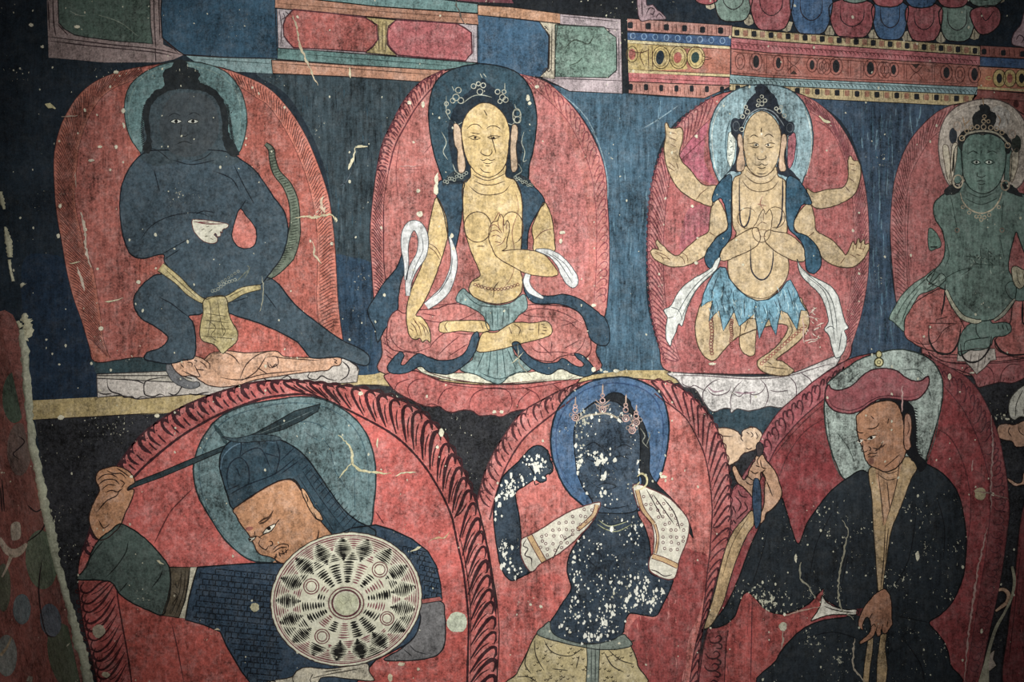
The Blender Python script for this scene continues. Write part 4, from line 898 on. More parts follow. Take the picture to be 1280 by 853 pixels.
p.fill([(914,220),(904,223),(895,234),(890,247),(892,253),(901,248),(907,262),(909,276),(909,287),(897,296),(887,308),(881,320),(882,330),(888,336),(896,331),(901,314),(908,305),(914,294),(914,275),(914,250)], edge='#101820', ew=1.2)
p.next()
p.fill([(984,222),(996,224),(1006,236),(1014,252),(1012,256),(1003,256),(996,268),(992,280),(994,290),(1006,294),(1018,304),(1025,318),(1026,332),(1018,342),(1008,338),(1006,322),(1004,308),(996,296),(987,288),(983,275),(982,250)], edge='#101820', ew=1.2)
p.done()
p = Part('white_scarf', t, 10.6, '#c9cec9', .06, .2, .7, label='white scarves trailing from both elbows')
p.fill([(900,322),(897,334),(888,345),(874,358),(865,372),(858,388),(855,400),(852,408),(848,405),(845,415),(840,425),(838,433),(833,425),(832,410),(834,398),(831,392),(830,387),(838,383),(844,372),(852,360),(866,349),(880,341),(890,334),(894,326)], edge='#3c4446', ew=1.1)
p.lines([[(893,336),(872,354),(858,372),(845,395)],[(890,342),(872,360),(860,380),(850,402)],[(838,384),(848,388),(853,400)],[(834,398),(842,396)]], 1, '#4a5254')
p.next()
p.fill([(996,324),(1001,334),(1012,344),(1026,351),(1038,358),(1047,370),(1052,388),(1056,402),(1060,410),(1055,414),(1058,422),(1056,436),(1050,446),(1044,447),(1040,436),(1036,420),(1030,412),(1035,402),(1032,386),(1024,368),(1010,354),(1000,342)], edge='#3c4446', ew=1.1)
p.lines([[(1000,336),(1020,352),(1036,368),(1044,392),(1046,420)],[(1008,346),(1028,362),(1036,380),(1040,402),(1044,430)],[(1031,412),(1038,408),(1044,412)],[(1052,414),(1048,440)]], 1, '#4a5254')
p.done()

# ---------------- 4 green figure at the right edge
t, p = aureole('dull red aureole behind the seated green figure at the right edge', (1210,470),
    [(1150,428),(1132,412),(1122,385),(1117,350),(1114,310),(1113,280),(1116,240),(1122,212),(1134,182),(1150,160),(1172,140),(1200,130),(1240,128),(1290,150),(1330,200),(1340,440),(1230,470),(1160,455)], 4, '#9d5250')
p.done()
p = Part('flame_border', t, 5, '#9a5654', .2, .3)
flames(p, [(1132,408),(1122,385),(1117,350),(1114,310),(1113,280),(1116,240),(1122,212),(1134,182),(1150,160),(1172,140),(1192,131)], [(1150,385),(1138,370),(1134,350),(1132,310),(1131,280),(1133,250),(1138,220),(1150,195),(1162,176),(1180,160),(1195,150)], 'fine', 6, 1.3, '#642c30', '#9d5856', 1.1)
p.lines([[(1137,240),(1134,300),(1137,350)]], 1, '#642c30'); p.done()
p = Part('halo', t, 6, '#b0a598', .12, .2); HP = [(1228,124),(1250,126),(1266,134),(1278,148),(1286,170),(1287,200),(1280,225),(1262,240),(1220,245),(1190,235),(1178,215),(1173,190),(1174,168),(1180,150),(1192,136),(1208,128)]; p.fill(HP, edge='#5a4a48', ew=1.4)
brushed(p, HP, 110, '#b0a598', lo=3, hi=12, tilt=.3)
p.fill([(1232,142),(1250,132),(1262,142),(1258,158),(1244,160)], .3, '#b9b4ac'); p.line([(1182,225),(1178,195),(1179,170),(1186,152),(1200,138),(1225,130),(1250,132),(1268,144),(1278,166),(1280,190)], 1, '#cfc4b4'); p.done()
t = thing('lotus_throne', 'dull red lotus throne under the seated green figure', 'lotus base', (1230,480), 'lotus bases')
p = Part('petals', t, 6.5, '#94484a', .12, .2)
p.fill([(1160,440),(1175,450),(1200,455),(1250,452),(1300,446),(1330,450),(1330,465),(1290,468),(1280,473),(1265,479),(1250,478),(1236,481),(1222,484),(1215,470),(1195,462),(1172,455)], edge='#3a1c20', ew=1.3)
p.lines([[(1165,450),(1200,454),(1250,454),(1300,448)],[(1168,446),(1220,448),(1300,443)],[(1202,470),(1206,462),(1215,458),(1232,458),(1240,464),(1243,476)],[(1195,476),(1206,464)],[(1250,478),(1252,466),(1262,456),(1275,456)]], 1.1, '#4a1c22')
for k in range(10): p.line([(1218+k*6, 484-k*1.2), (1219+k*6, 480-k*1.2)], 1, '#4a1c22')
p.done()
t = thing('painted_figure', 'seated grey-green figure with pearl collar and crossed legs at the right edge', 'painted figure', (1225,450), 'large painted figures')
p = Part('robe', t, 8, '#aa5750', .1, .3, label='salmon red robe with dark beaded loops')
p.fill([(1180,362),(1160,368),(1140,382),(1131,400),(1131,420),(1140,428),(1150,434),(1170,440),(1200,444),(1215,440),(1205,410),(1195,390)], edge='#3a2020', ew=1.3)
p.next(); p.fill([(1266,378),(1280,370),(1310,372),(1330,400),(1330,440),(1280,447),(1250,440),(1244,425),(1262,405)], edge='#3a2020', ew=1.3)
p.lines([[(1155,404),(1200,405)],[(1134,422),(1150,430),(1168,428),(1180,412),(1195,405)],[(1170,400),(1185,396)],[(1175,385),(1178,393)],[(1185,375),(1190,388)],[(1148,425),(1160,440)]], 1.1, '#4a2224')
p.lines([[(1181,355),(1180,375),(1176,395)],[(1161,406),(1161,424),(1168,438),(1178,443),(1190,440),(1198,426),(1201,406)],[(1200,430),(1203,446),(1212,453),(1225,450),(1236,436),(1239,420)],[(1242,424),(1250,438),(1265,444),(1290,442)],[(1278,375),(1278,403),(1284,404)]], 2.3, '#242022', 1)
p.done()
p = Part('body', t, 9, '#617a72', .1, .3, .9)
p.fill([(1200,445),(1197,434),(1200,420),(1208,408),(1218,402),(1224,398),(1236,398),(1240,404),(1255,403),(1263,407),(1263,415),(1255,420),(1242,422),(1238,432),(1225,438),(1212,438)], edge='#22302c', ew=1.3)
p.lines([[(1220,402),(1220,415),(1226,423),(1238,420)],[(1205,438),(1206,428),(1218,424),(1240,422)],[(1252,405),(1254,412)],[(1257,406),(1260,414)],[(1247,406),(1248,412)]], 1.2, '#22302c', .1)
p.fill([(1205,228),(1200,236),(1186,240),(1175,246),(1167,256),(1168,272),(1178,290),(1181,310),(1178,325),(1168,338),(1158,348),(1164,355),(1176,360),(1184,365),(1190,376),(1198,390),(1210,400),(1232,401),(1250,396),(1262,386),(1268,375),(1270,358),(1264,345),(1260,335),(1262,318),(1266,302),(1270,290),(1274,300),(1284,320),(1310,320),(1310,270),(1296,250),(1276,242),(1258,238),(1252,228)], .4, edge='#22302c', ew=1.4)
p.fill([(1256,360),(1264,352),(1280,358),(1290,370),(1280,376),(1264,374)], .6, '#56706a', edge='#22302c', ew=1.1)
p.fill([(1201,180),(1206,170),(1216,166),(1228,169),(1240,166),(1250,170),(1256,180),(1257,200),(1253,220),(1245,234),(1235,241),(1226,242),(1214,237),(1206,226),(1202,208)], 1.2, '#66847a', edge='#22302c', ew=1.2)
p.fill([(1193,186),(1199,183),(1202,195),(1203,215),(1200,228),(1193,228),(1192,210)], 1, '#5d7a72', edge='#22302c', ew=1); p.fill([(1258,190),(1264,188),(1264,210),(1261,228),(1255,228),(1256,210)], 1, '#5d7a72', edge='#22302c', ew=1)
p.lines([[(1209,193),(1216,189),(1223,193)],[(1232,192),(1240,189),(1246,192)],[(1213,203),(1220,200),(1226,204)],[(1213,203),(1220,206),(1226,204)],[(1229,203),(1236,200),(1243,203)],[(1229,203),(1236,206),(1243,203)],[(1222,215),(1221,220),(1227,222),(1232,219)],[(1220,227),(1226,226),(1232,227)],[(1222,230),(1227,231),(1231,229)],[(1227,187),(1226,192)]], 1.1, '#26342f', 1.3)
for x in (1220, 1235.5): p.ell(x, 203, 3.6, 1.9, color='#c3cdc0', dz=1.5, n=10); p.ell(x+.3, 203, 1.5, 1.7, color='#15201d', dz=1.8, n=8)
p.lines([[(1208,240),(1226,247),(1245,240)],[(1206,248),(1226,256),(1248,247)],[(1175,352),(1195,340),(1215,335),(1200,345)],[(1182,300),(1186,320),(1180,335)],[(1250,300),(1255,325)],[(1188,246),(1192,265),(1196,288)],[(1254,250),(1252,270),(1252,290)],[(1205,320),(1240,325)],[(1212,330),(1246,332)],[(1225,310),(1226,335)],[(1235,312),(1236,340)]], 1, '#2f403a', .6)
p.done()
p = Part('pleated_cloth', t, 8.9, '#b5aca2', .1, .1, label='pale pleated cloth below the feet'); p.fill([(1197,440),(1196,452),(1206,452),(1214,460),(1220,468),(1230,460),(1238,451),(1245,450),(1243,436),(1220,436)], smooth=False, edge='#3a3432', ew=1.1); p.lines([[(1214,442),(1212,456)],[(1224,442),(1221,466)],[(1232,440),(1230,456)]], 1, '#5a504c'); p.done()
p = Part('belly_stain', t, 9.9, '#50645d', .25, .5, 1.4, label='sooty dark stain over the belly'); p.fill([(1214,318),(1222,322),(1230,312),(1240,320),(1250,318),(1256,330),(1262,345),(1260,362),(1262,378),(1250,388),(1236,394),(1222,394),(1210,386),(1202,376),(1206,362),(1200,350),(1210,340),(1208,328)], wob=1.6); 
random.seed(9)
for k in range(26): x = random.uniform(1210, 1244); y = random.uniform(308, 342); p.line([(x, y), (x+random.uniform(-4, 6), y+random.uniform(-1, 5))], .9, random.choice(['#7e8c80', '#26342f']))
p.done()
p = Part('scarf', t, 9.6, '#7d958a', .1, .3, label='pale green trailing scarf')
p.fill([(1168,336),(1157,345),(1143,354),(1128,368),(1118,384),(1111,398),(1116,402),(1124,410),(1130,414),(1130,400),(1137,388),(1144,376),(1150,368),(1162,364),(1176,356),(1182,348),(1176,342),(1168,350),(1160,356),(1166,344)], edge='#2a3a34', ew=1.1)
p.lines([[(1165,342),(1145,360),(1130,378),(1118,400)],[(1150,360),(1136,380),(1126,404)],[(1172,352),(1158,362)]], 1, '#2f443c')
p.fill([(1160,288),(1166,287),(1174,298),(1176,308),(1170,311),(1161,312)], -.8, '#5d7a6e', edge='#22302c', ew=1); p.line([(1162,309),(1172,309)], 1.8, '#1c2624')
p.ribbon([(1182,363),(1190,380),(1202,396),(1218,402),(1226,401)], [4,5,6,6,3], '#a9a890', .8, edge='#2a2a26', ew=1); p.ribbon([(1242,401),(1254,392),(1268,374)], [3,5,3], '#8f9080', .8, edge='#2a2a26', ew=1)
p.done()
p = Part('jewellery', t, 10.8, '#b3a78c', .1, .1, label='thin pearl collar and ring earrings')
p.line([(1200,241),(1203,252),(1212,262),(1226,267),(1240,262),(1249,250),(1252,240)], 1.8, '#b3a78c'); p.ring(1197, 227, 6, 1.8, '#b3a78c', ry=8); p.ring(1256, 232, 5, 1.8, '#a08f78', ry=6)
for x, y in ((1203,259),(1211,266),(1220,271),(1226,275),(1224,271),(1230,272),(1236,269),(1248,259)): p.ring(x, y, 2, 1, '#b3a78c')
for x in (1196, 1252): p.ring(x, 288, 2.5, 1, '#8f7a6a')
p.done()
p = Part('hair', t, 10.3, '#272b2d', .15, .1)
p.fill([(1202,190),(1197,182),(1197,172),(1204,164),(1215,160),(1215,148),(1218,141),(1224,138),(1224,132),(1230,130),(1236,133),(1238,139),(1244,142),(1245,150),(1242,160),(1254,165),(1263,176),(1263,190),(1257,192),(1254,178),(1243,170),(1228,168),(1212,170),(1204,180)], wob=.5)
p.next(); p.ell(1191, 170, 5, 10, 0, '#2b333d', .3); p.next(); p.ell(1270, 180, 6, 11, 0, '#303832', .3)
p.next(); p.fill([(1180,240),(1186,232),(1194,230),(1200,236),(1196,242),(1184,244)], wob=.8); p.next(); p.fill([(1252,232),(1262,230),(1272,238),(1278,246),(1262,242)], wob=.8)
p.done()
p = Part('crown', t, 11, '#a08f74', .1, .1, label='crown of small rosettes')
p.line([(1202,174),(1210,167),(1228,164),(1245,167),(1256,176),(1260,182)], 2.2, '#a9a48e')
for x, y, r in ((1202,173,3.2),(1259,182,3.2),(1214,160,2.8),(1221,159,2.6),(1229,159,3),(1238,160,2.8),(1245,161,2.8),(1252,166,2.6),(1229,152,2.4),(1230,146,2.2),(1208,164,2.4),(1235,152,2)): p.ring(x, y, r, 1.1, '#b09a78')
p.ring(1196, 158, 4, 1.3, '#b09a88', ry=5.5); p.ring(1265, 168, 3.8, 1.3, '#b09a88', ry=5)
p.lines([[(1203,146),(1206,160)],[(1246,144),(1250,150),(1248,158)],[(1228,122),(1229,132)],[(1212,150),(1206,156)]], 1.2, '#a5835c')
p.fill([(1178,184),(1184,182),(1186,192),(1188,210),(1189,230),(1185,226),(1181,208)], -.6, '#c0b69e', edge='#6a5c4c', ew=1); p.fill([(1190,182),(1196,180),(1195,200),(1191,222),(1187,226),(1188,204)], -.6, '#c8bea6', edge='#4a4038', ew=1)
p.fill([(1264,192),(1272,186),(1272,206),(1266,226),(1262,224),(1262,208)], -.6, '#c0b69e', edge='#6a5c4c', ew=1); p.line([(1192,190),(1191,205),(1190,215)], 2, '#2c2822')
p.done()
p = Part('held_flower', None, 11.2, '#a59f84', .1, .1, top=('pale bud held beside the belly of the green figure at the right edge', 'flower'))
p.fill([(1264,336),(1270,333),(1280,338),(1292,340),(1284,350),(1277,360),(1271,360),(1266,352)], edge='#33332c', ew=1.2); p.lines([[(1270,338),(1272,350),(1276,358)],[(1280,340),(1278,352)]], 1, '#4a4a3c'); p.done()
# ================================================================ lower row
# ---------------- 5 warrior with shield
O5 = [(123,860),(115,820),(107,790),(102,762),(98,728),(99,705),(103,690),(112,665),(118,640),(130,612),(147,583),(175,546),(207,521),(230,508),(258,496),(288,486),(320,478),(352,475),(385,477),(420,481),(460,487),(495,498),(525,513),(552,541),(572,573),(585,601),(594,625),(602,650),(608,680),(614,720),(620,765),(623,800),(621,860),(618,885),(610,900),(370,905),(140,900),(128,885)]
t, p = aureole('broad red aureole with curling flame border behind the helmeted warrior', (370,840), O5, 12, '#b3443a', .12, .15)
p.fill([(148,740),(160,752),(180,760),(230,775),(275,790),(290,820),(310,860),(165,860),(156,800)], .25, '#a33626')
p.fill([(455,825),(520,825),(556,812),(558,760),(575,740),(584,800),(582,860),(470,860)], .25, '#b03a2c')
p.lines([[(213,640),(205,655),(193,680)],[(240,612),(220,632),(213,640)],[(215,780),(222,810),(230,853)],[(470,640),(480,655)]], 1.6, '#5a1e20')
p.done()
p = Part('flame_border', t, 13, '#ae4a46', .12, .15)
flames(p, [(103,690),(112,665),(118,640),(130,612),(147,583),(175,546),(207,521),(230,508),(258,496),(288,486),(320,478),(352,475)], [(120,705),(132,680),(148,640),(158,612),(172,592),(198,568),(226,546),(252,530),(275,518),(300,508),(330,498),(358,494)], 'comma', 18, -.5, '#3a1820', '#a84440', 4.6)
flames(p, [(352,475),(385,477),(420,481),(460,487),(495,498),(525,513),(552,541),(572,573),(585,601),(594,625)], [(358,494),(380,493),(402,498),(450,520),(495,546),(527,578),(548,610),(560,634),(566,650)], 'flame', 17, -1.0, '#35151c', '#b04a42', 4.0)
flames(p, [(594,625),(602,650),(608,680),(614,720),(620,765),(623,800),(621,860)], [(566,650),(572,680),(579,712),(583,745),(586,778),(585,815),(584,860)], 'flame', 18, -1.2, '#35151c', '#b04a42', 3.9)
flames(p, [(98,728),(102,762),(107,790),(115,820),(124,860)], [(146,726),(148,750),(154,785),(160,818),(166,860)], 'flame', 12, 1.0, '#401318', '#a03a34', 2.6)
p.lines([[(572,660),(582,705),(588,760),(588,853)]], 1.2, '#35151c')
p.done()
p = Part('halo', t, 14, '#587377', .12, .2, 1.2)
p.fill([(345,500),(375,496),(402,499),(428,511),(447,527),(460,546),(468,572),(470,601),(467,635),(462,660),(440,668),(400,690),(350,702),(320,702),(300,692),(280,673),(262,645),(250,624),(243,600),(243,577),(252,551),(270,526),(295,511),(320,504)], edge='#1f2c30', ew=2)
brushed(p, [(300,560),(345,510),(402,505),(455,555),(465,620),(440,660),(330,690),(255,620),(255,575)], 150, '#587377', lo=3, hi=14, tilt=.4)
p.line([(300,690),(275,662),(258,632),(250,600),(251,575),(262,548),(285,524),(320,511),(360,504),(400,507),(430,522),(450,546),(459,575),(461,610),(456,650)], 1.2, '#33505a')
p.lines([[(320,541),(360,530),(390,528),(415,540)],[(400,545),(412,560),(420,590),(440,620)],[(443,580),(444,640)],[(380,540),(400,552)]], 1.1, '#34525c')
p.done()
p = Part('painted_sword', None, 15.5, '#26383e', .1, .1, top=('long dark sword raised behind the helmet of the warrior, crossing the halo', 'sword'))
p.fill([(152,609),(200,591),(240,574),(285,556),(320,541),(348,526),(368,514),(401,505),(398,514),(380,525),(354,537),(320,546),(288,560),(242,580),(202,597),(158,613)], smooth=False, edge='#14191c', ew=1.2)
p.line([(300,552),(350,532),(392,513)], .9, '#55696c'); p.line([(268,531),(278,545),(284,556)], 5, '#2b4348'); p.done()

t = thing('painted_figure', 'helmeted bearded warrior in dark blue scale armour bending over his round shield', 'painted figure', (400,840), 'large painted figures')
SK = '#b47d50'
p = Part('body', t, 16.4, SK, .06, .1, .9)
p.fill([(292,637),(310,624),(335,608),(355,600),(366,601),(374,609),(383,624),(393,640),(404,655),(417,672),(404,680),(380,690),(362,702),(352,704),(340,697),(324,692),(318,681),(311,668),(301,655),(296,645)], edge='#2c1a16', ew=1.5)
p.fill([(120,600),(123,590),(133,585),(146,583),(158,587),(166,594),(169,603),(162,608),(160,613),(168,612),(165,625),(158,640),(152,655),(143,666),(132,674),(123,674),(116,664),(112,648),(116,632),(124,616),(124,608)], edge='#2c1a16', ew=1.5)
p.fill([(118,650),(150,650),(200,700),(230,720),(330,712),(345,700),(380,688),(400,690),(380,730),(300,750),(220,750),(150,720)], -1, smooth=False)
p.lines([[(123,600),(130,594),(140,593),(148,598)],[(124,606),(132,600),(144,600),(150,606)],[(128,612),(136,606),(146,607)],[(134,588),(142,592),(152,592),(158,598)],[(146,585),(154,590),(162,596)],[(132,616),(140,613),(148,615),(154,610)],[(122,640),(134,626),(146,620),(150,612)],[(124,650),(130,660),(138,655)],[(150,600),(156,604),(152,610)]], 1.4, '#2c1a16', .2)
# face: brows, eyes, nose, moustache, mouth, beard
p.lines([[(323,654),(330,649),(337,646),(342,638)],[(324,655),(332,652),(340,644)]], 2.4, '#4a3020', .3); p.ell(312, 661, 5, 2.6, -10, '#8a4a3c', .3)
p.fill([(329,667),(334,660),(341,656),(345,655),(341,662),(335,666)], .4, '#d6d2bf', edge='#1c1412', ew=1.2); p.ell(336.5, 660.5, 2.6, 2.4, color='#1c1412', dz=.9, n=12)
p.line([(345,655),(350,649)], 1.2, '#1c1412', .5); p.line([(324,672),(330,668),(334,667)], 1.2, '#1c1412', .5)
p.fill([(311,673),(316,672),(321,671),(317,675),(313,677)], .4, '#d6d2bf', edge='#1c1412', ew=1.1); p.ell(313, 674.5, 1.6, 1.5, color='#1c1412', dz=.9, n=10); p.lines([[(314,671),(321,670),(328,674)],[(319,664),(319,669)]], 1.2, '#1c1412', .5)
p.lines([[(326,674),(324,680),(328,685),(333,687),(336,682)],[(336,677),(340,677),(341,681),(337,683)],[(341,688),(346,683),(353,680),(360,681),(361,685)],[(342,691),(350,685),(359,684)],[(345,693),(346,697)],[(349,690),(351,696)],[(353,688),(356,694)],[(357,686),(359,692)],[(346,692),(344,699)],[(343,695),(346,702),(350,704)],[(361,686),(355,692),(350,692)],[(398,662),(398,670),(394,677),(388,681)],[(366,694),(364,700),(360,702)]], 1.4, '#2a1814', .5)
# ear
p.fill([(377,611),(382,613),(386,620),(390,628),(393,634),(400,641),(404,649),(400,651),(394,647),(388,638),(384,630),(379,620)], .6, '#b98a5e', edge='#1c1412', ew=1.3)
p.lines([[(381,617),(385,624),(384,628)],[(392,640),(396,648),(402,650)],[(366,598),(371,602),(376,609)]], 1.2, '#1c1412', .7)
p.done()
p = Part('helmet', t, 16, '#2a4452', .12, .15, label='dark blue helmet with neck guard')
p.fill([(276,590),(275,575),(279,562),(288,552),(302,547),(322,546),(345,548),(365,557),(382,571),(398,592),(412,613),(430,637),(448,652),(464,660),(470,668),(455,690),(425,690),(415,671),(403,655),(393,640),(382,622),(373,606),(364,599),(350,601),(335,608),(310,623),(292,636),(284,617)], edge='#0f161c', ew=1.8)
p.lines([[(286,619),(310,606),(345,592),(372,570)],[(284,613),(300,606)],[(288,616),(284,598),(288,580),(300,572),(310,582),(312,600),(310,606)],[(300,572),(308,565),(322,560),(330,566),(340,590)],[(300,548),(302,558),(300,572)],[(322,547),(326,558)],[(345,549),(350,570),(345,592)],[(352,592),(374,576)],[(330,566),(350,572)],[(296,585),(300,595)],[(368,560),(352,575)]], 1.5, '#122230')
for k in range(14):
    u = k/13; a = (372+u*62, 598+u*78); b = (386+u*64, 580+u*78-10*u); p.line([(a[0]+6*(1-u), a[1]-10), b], 1, '#14222e')
p.lines([[(378,588),(400,622),(430,662)],[(372,594),(395,630),(420,668)],[(386,584),(410,615),(440,655)]], 1, '#14222e')
p.lines([[(276,588),(280,570),(296,556),(322,551),(346,554)]], 1.2, '#4d6c80')
p.done()
p = Part('plume', t, 16.9, '#38505a', .1, .1); p.fill([(278,546),(295,548),(320,543),(345,545),(350,550),(322,552),(296,553)], edge='#172028', ew=1); p.done()
p = Part('armour', t, 15.8, '#2a4054', .12, .1, label='dark blue armour of small stitched scales')
p.fill([(247,709),(290,706),(320,704),(352,704),(370,695),(400,680),(416,672),(440,660),(470,656),(490,662),(515,674),(535,689),(546,708),(551,730),(553,750),(530,755),(520,800),(470,825),(440,860),(318,860),(303,840),(292,822),(284,808),(276,790),(255,781),(232,775),(236,750)], smooth=False, edge='#0e151c', ew=1.7)
def scales(x0, y0, x1, y1, inside, dx=8, dy=7, sl=.1):
    y = y0; r = 0
    while y < y1:
        pts = [(x0, y), (x1, y+(x1-x0)*sl)]; x = x0 + (r % 2)*dx*.5
        seg = []
        while x < x1:
            yy = y+(x-x0)*sl
            if inside(x, yy):
                p.line([(x, yy), (x+dx*.9, yy+.8)], 1.4, '#101a24', taper=False); 
                if random.random() < .8: p.line([(x, yy), (x-.6, yy+dy)], 1.3, '#101a24')
                if r % 3 == 0: p.ell(x+dx/2, yy+dy/2, .8, color='#0c141c', dz=.4, n=6)
            x += dx
        y += dy; r += 1
def pin(poly):
    def f(x, y):
        c = False; n = len(poly)
        for i in range(n):
            a, b = poly[i], poly[i-1]
            if (a[1] > y) != (b[1] > y) and x < (b[0]-a[0])*(y-a[1])/(b[1]-a[1])+a[0]: c = not c
        return c
    return f
scales(238, 708, 350, 850, pin([(248,712),(330,706),(345,706),(338,745),(345,790),(372,825),(360,850),(320,855),(298,830),(285,808),(276,788),(238,772)]))
scales(420, 662, 552, 750, pin([(425,672),(470,660),(510,674),(532,690),(544,712),(548,745),(530,745),(520,700),(490,672),(440,665)]), 6, 6, .25)
p.done()
p = Part('sleeve', t, 16.6, '#475853', .12, .1, label='grey-green sleeve'); p.fill([(150,655),(163,660),(178,670),(192,683),(204,697),(212,709),(214,724),(213,742),(208,760),(203,769),(186,763),(163,752),(150,742),(140,728),(120,725),(104,725),(96,723),(103,716),(110,706),(116,688),(126,673),(138,664)], edge='#151b1a', ew=1.7)
p.lines([[(133,722),(147,707),(158,690),(161,676)],[(105,712),(118,690),(130,676)],[(150,740),(160,728)],[(190,735),(200,722),(204,712)]], 1.4, '#1a2220'); p.done()
p = Part('cuff', t, 16.8, '#5c5240', .1, .1, label='brown cuff edged with a white strip'); p.fill([(212,709),(238,709),(236,728),(232,750),(224,772),(203,769),(210,750),(214,728)], smooth=False, edge='#1c1814', ew=1.3)
p.lines([[(232,710),(230,740),(219,770)],[(226,722),(222,735),(220,728)],[(216,740),(222,745),(216,755)],[(227,712),(225,740),(214,768)]], 1.2, '#2a241c'); p.fill([(238,709),(247,709),(242,725),(237,745),(232,773),(224,772),(232,748)], .3, '#c3bfa6', smooth=False, edge='#2c2822', ew=1.1); p.done()
p = Part('elbow_sleeve', t, 16.2, '#6a6a6c', .15, .1, label='grey sleeve below a red band at the far elbow'); p.fill([(525,754),(552,752),(556,768),(557,795),(553,812),(542,821),(520,825),(495,826),(480,824),(500,812),(518,796),(526,775)], edge='#1c1c20', ew=1.6)
p.lines([[(512,806),(520,814),(535,818)],[(505,812),(515,820)]], 1.3, '#2c2c30'); p.fill([(526,749),(550,746),(553,751),(527,755)], .4, '#93453f', smooth=False, edge='#1c1c20', ew=1); p.done()
p = Part('waist_cloth', t, 16.3, '#c2bba4', .1, .1, label='cream waist cloth under the shield'); p.fill([(320,856),(345,850),(365,846),(372,838),(385,834),(410,836),(440,832),(459,829),(462,840),(467,851),(440,849),(405,846),(390,858),(330,862)], edge='#2a2420', ew=1.4)
p.lines([[(390,848),(410,843),(455,835)],[(372,838),(366,848),(370,858)],[(392,842),(388,850),(392,856)],[(404,840),(430,836)]], 1.2, '#3c342c'); p.done()

# shield
t = thing('woven_shield', 'round cream woven shield with zigzag pattern and five bosses held by the warrior', 'shield', (433,832))
SX, SY, RX, RY, ROT = 433, 749, 95, 83, -12
def sp(a, r):
    """point on the slightly turned oval of the shield; the weave is centred on the boss"""
    a_ = math.radians(a); x, y = RX*math.cos(a_), RY*math.sin(a_); q = math.radians(ROT)
    return (SX + (x*math.cos(q)-y*math.sin(q))*r + (1-r)*0, SY + (x*math.sin(q)+y*math.cos(q))*r + (1-r)*4)
p = Part('woven_disc', t, 18, '#cfcfb6', .05, .05, .45)
p.fill([sp(a, 1) for a in range(0, 360, 12)], wob=.5, edge='#3a2c28', ew=1.4)
RD = '#7b3a44'; BK = '#1c1c1a'
p.line([sp(a, .955) for a in range(0, 364, 4)], 1.5, RD, taper=False); p.line([sp(a, .93) for a in range(0, 364, 4)], .8, RD, taper=False)
random.seed(21)
BOSS = [(389.5,733,9.5),(475,712,9.5),(484,773,8.5),(403,795.5,9)]
def free(x, y): return all(math.hypot(x-bx, y-by) > br+1.5 for bx, by, br in BOSS) and math.hypot(x-433, y-754) > 25
def hatch(poly_uv, color, w, dr=.026):
    """woven bars across a wedge given as [(r, half angle)] about a middle angle"""
    am, prof = poly_uv; r = prof[0][0] + .01
    while r < prof[-1][0] - .005:
        for (r0, h0), (r1, h1) in zip(prof, prof[1:]):
            if r0 <= r <= r1:
                hf = h0 + (h1-h0)*(r-r0)/(r1-r0); break
        hf *= random.uniform(.82, .98)
        pts = [sp(am+hf*k, r) for k in (-1, -.33, .33, 1)]
        mid = sp(am, r)
        if hf > .8 and all(free(*q) for q in pts): p.line(pts, w*random.uniform(.8, 1.15), color, smooth=False, wv=.3)
        r += dr*random.uniform(.85, 1.15)
N1 = 18
for k in range(N1):
    a = k*360/N1 + 4; c = BK if k % 2 == 0 or random.random() < .35 else RD
    hatch((a, [(.29, 7.6), (.50, 8.6), (.585, 8.2)]), c, 2.5 if c == BK else 1.8, .036)
N2 = 17
for k in range(N2):
    a = k*360/N2 + 2
    hatch((a, [(.60, 1), (.72, 9), (.80, 9), (.94, .8)]), BK, 2.0, .025)
    a += 360/N2/2
    hatch((a, [(.61, 8.5), (.73, 1)]), RD if random.random() < .6 else BK, 1.6, .028)
    hatch((a, [(.77, 1.2), (.93, 9.2)]), RD if random.random() < .75 else BK, 1.5, .028)
p.done()
p = Part('boss', t, 19, '#c6c8aa', .05, .05, .7, label='large central boss ringed in dark red'); p.ell(433, 754, 24, 23, 0, '#c8c8ae'); p.ring(433, 754, 22, 1.5, '#6c3038', ry=20); p.ring(433, 754, 17.5, 2.2, '#5c2830', ry=16.5); p.ell(433, 755, 15, 14.5, 0, '#b9bd9c', .4); 
p.lines([[(424,750),(430,756),(436,750),(440,758)],[(428,744),(434,748)]], 1, '#989a7c', .5); p.done()
for bx, by, br in BOSS:
    p = Part('boss', t, 19, '#cdcdb4', .03, .05, .6); p.ell(bx, by, br+1); p.ring(bx, by, br, 1.4, '#6c3038'); p.ring(bx, by, br*.68, 1.3, '#6c3038'); p.ell(bx, by, br*.5, color='#d2d2ba', dz=.4); p.done()

# ---------------- 6 black dancer
O6 = [(621,860),(624,800),(622,760),(616,720),(609,680),(602,650),(597,625),(603,600),(614,572),(630,545),(652,516),(680,499),(705,486),(730,477),(770,472),(812,475),(832,477),(850,485),(870,501),(887,521),(898,541),(907,566),(911,592),(913,625),(913,655),(908,682),(898,712),(890,742),(882,775),(876,800),(871,860),(868,885),(860,900),(740,905),(632,900),(624,885)]
t, p = aureole('red aureole behind the flaking black figure in white spotted sleeves', (740,840), O6, 14.5, '#b0544a', .12, .3)
p.fill([(842,690),(870,690),(885,700),(876,760),(860,800),(850,860),(800,860),(790,820),(785,790),(800,770),(822,770)], .25, '#8e2e2c')
p.fill([(622,745),(650,735),(690,715),(705,735),(695,765),(672,792),(650,830),(636,860),(625,860)], .25, '#ac4238')
p.done()
p = Part('flame_border', t, 15.5, '#ab534f', .12, .15)
flames(p, [(597,625),(603,600),(614,572),(630,545),(652,516),(680,499),(705,486),(728,478)], [(612,650),(622,612),(632,585),(645,562),(660,543),(688,520),(706,506),(720,496)], 'comma', 18, -.5, '#4c2228', '#b25a54', 3.2)
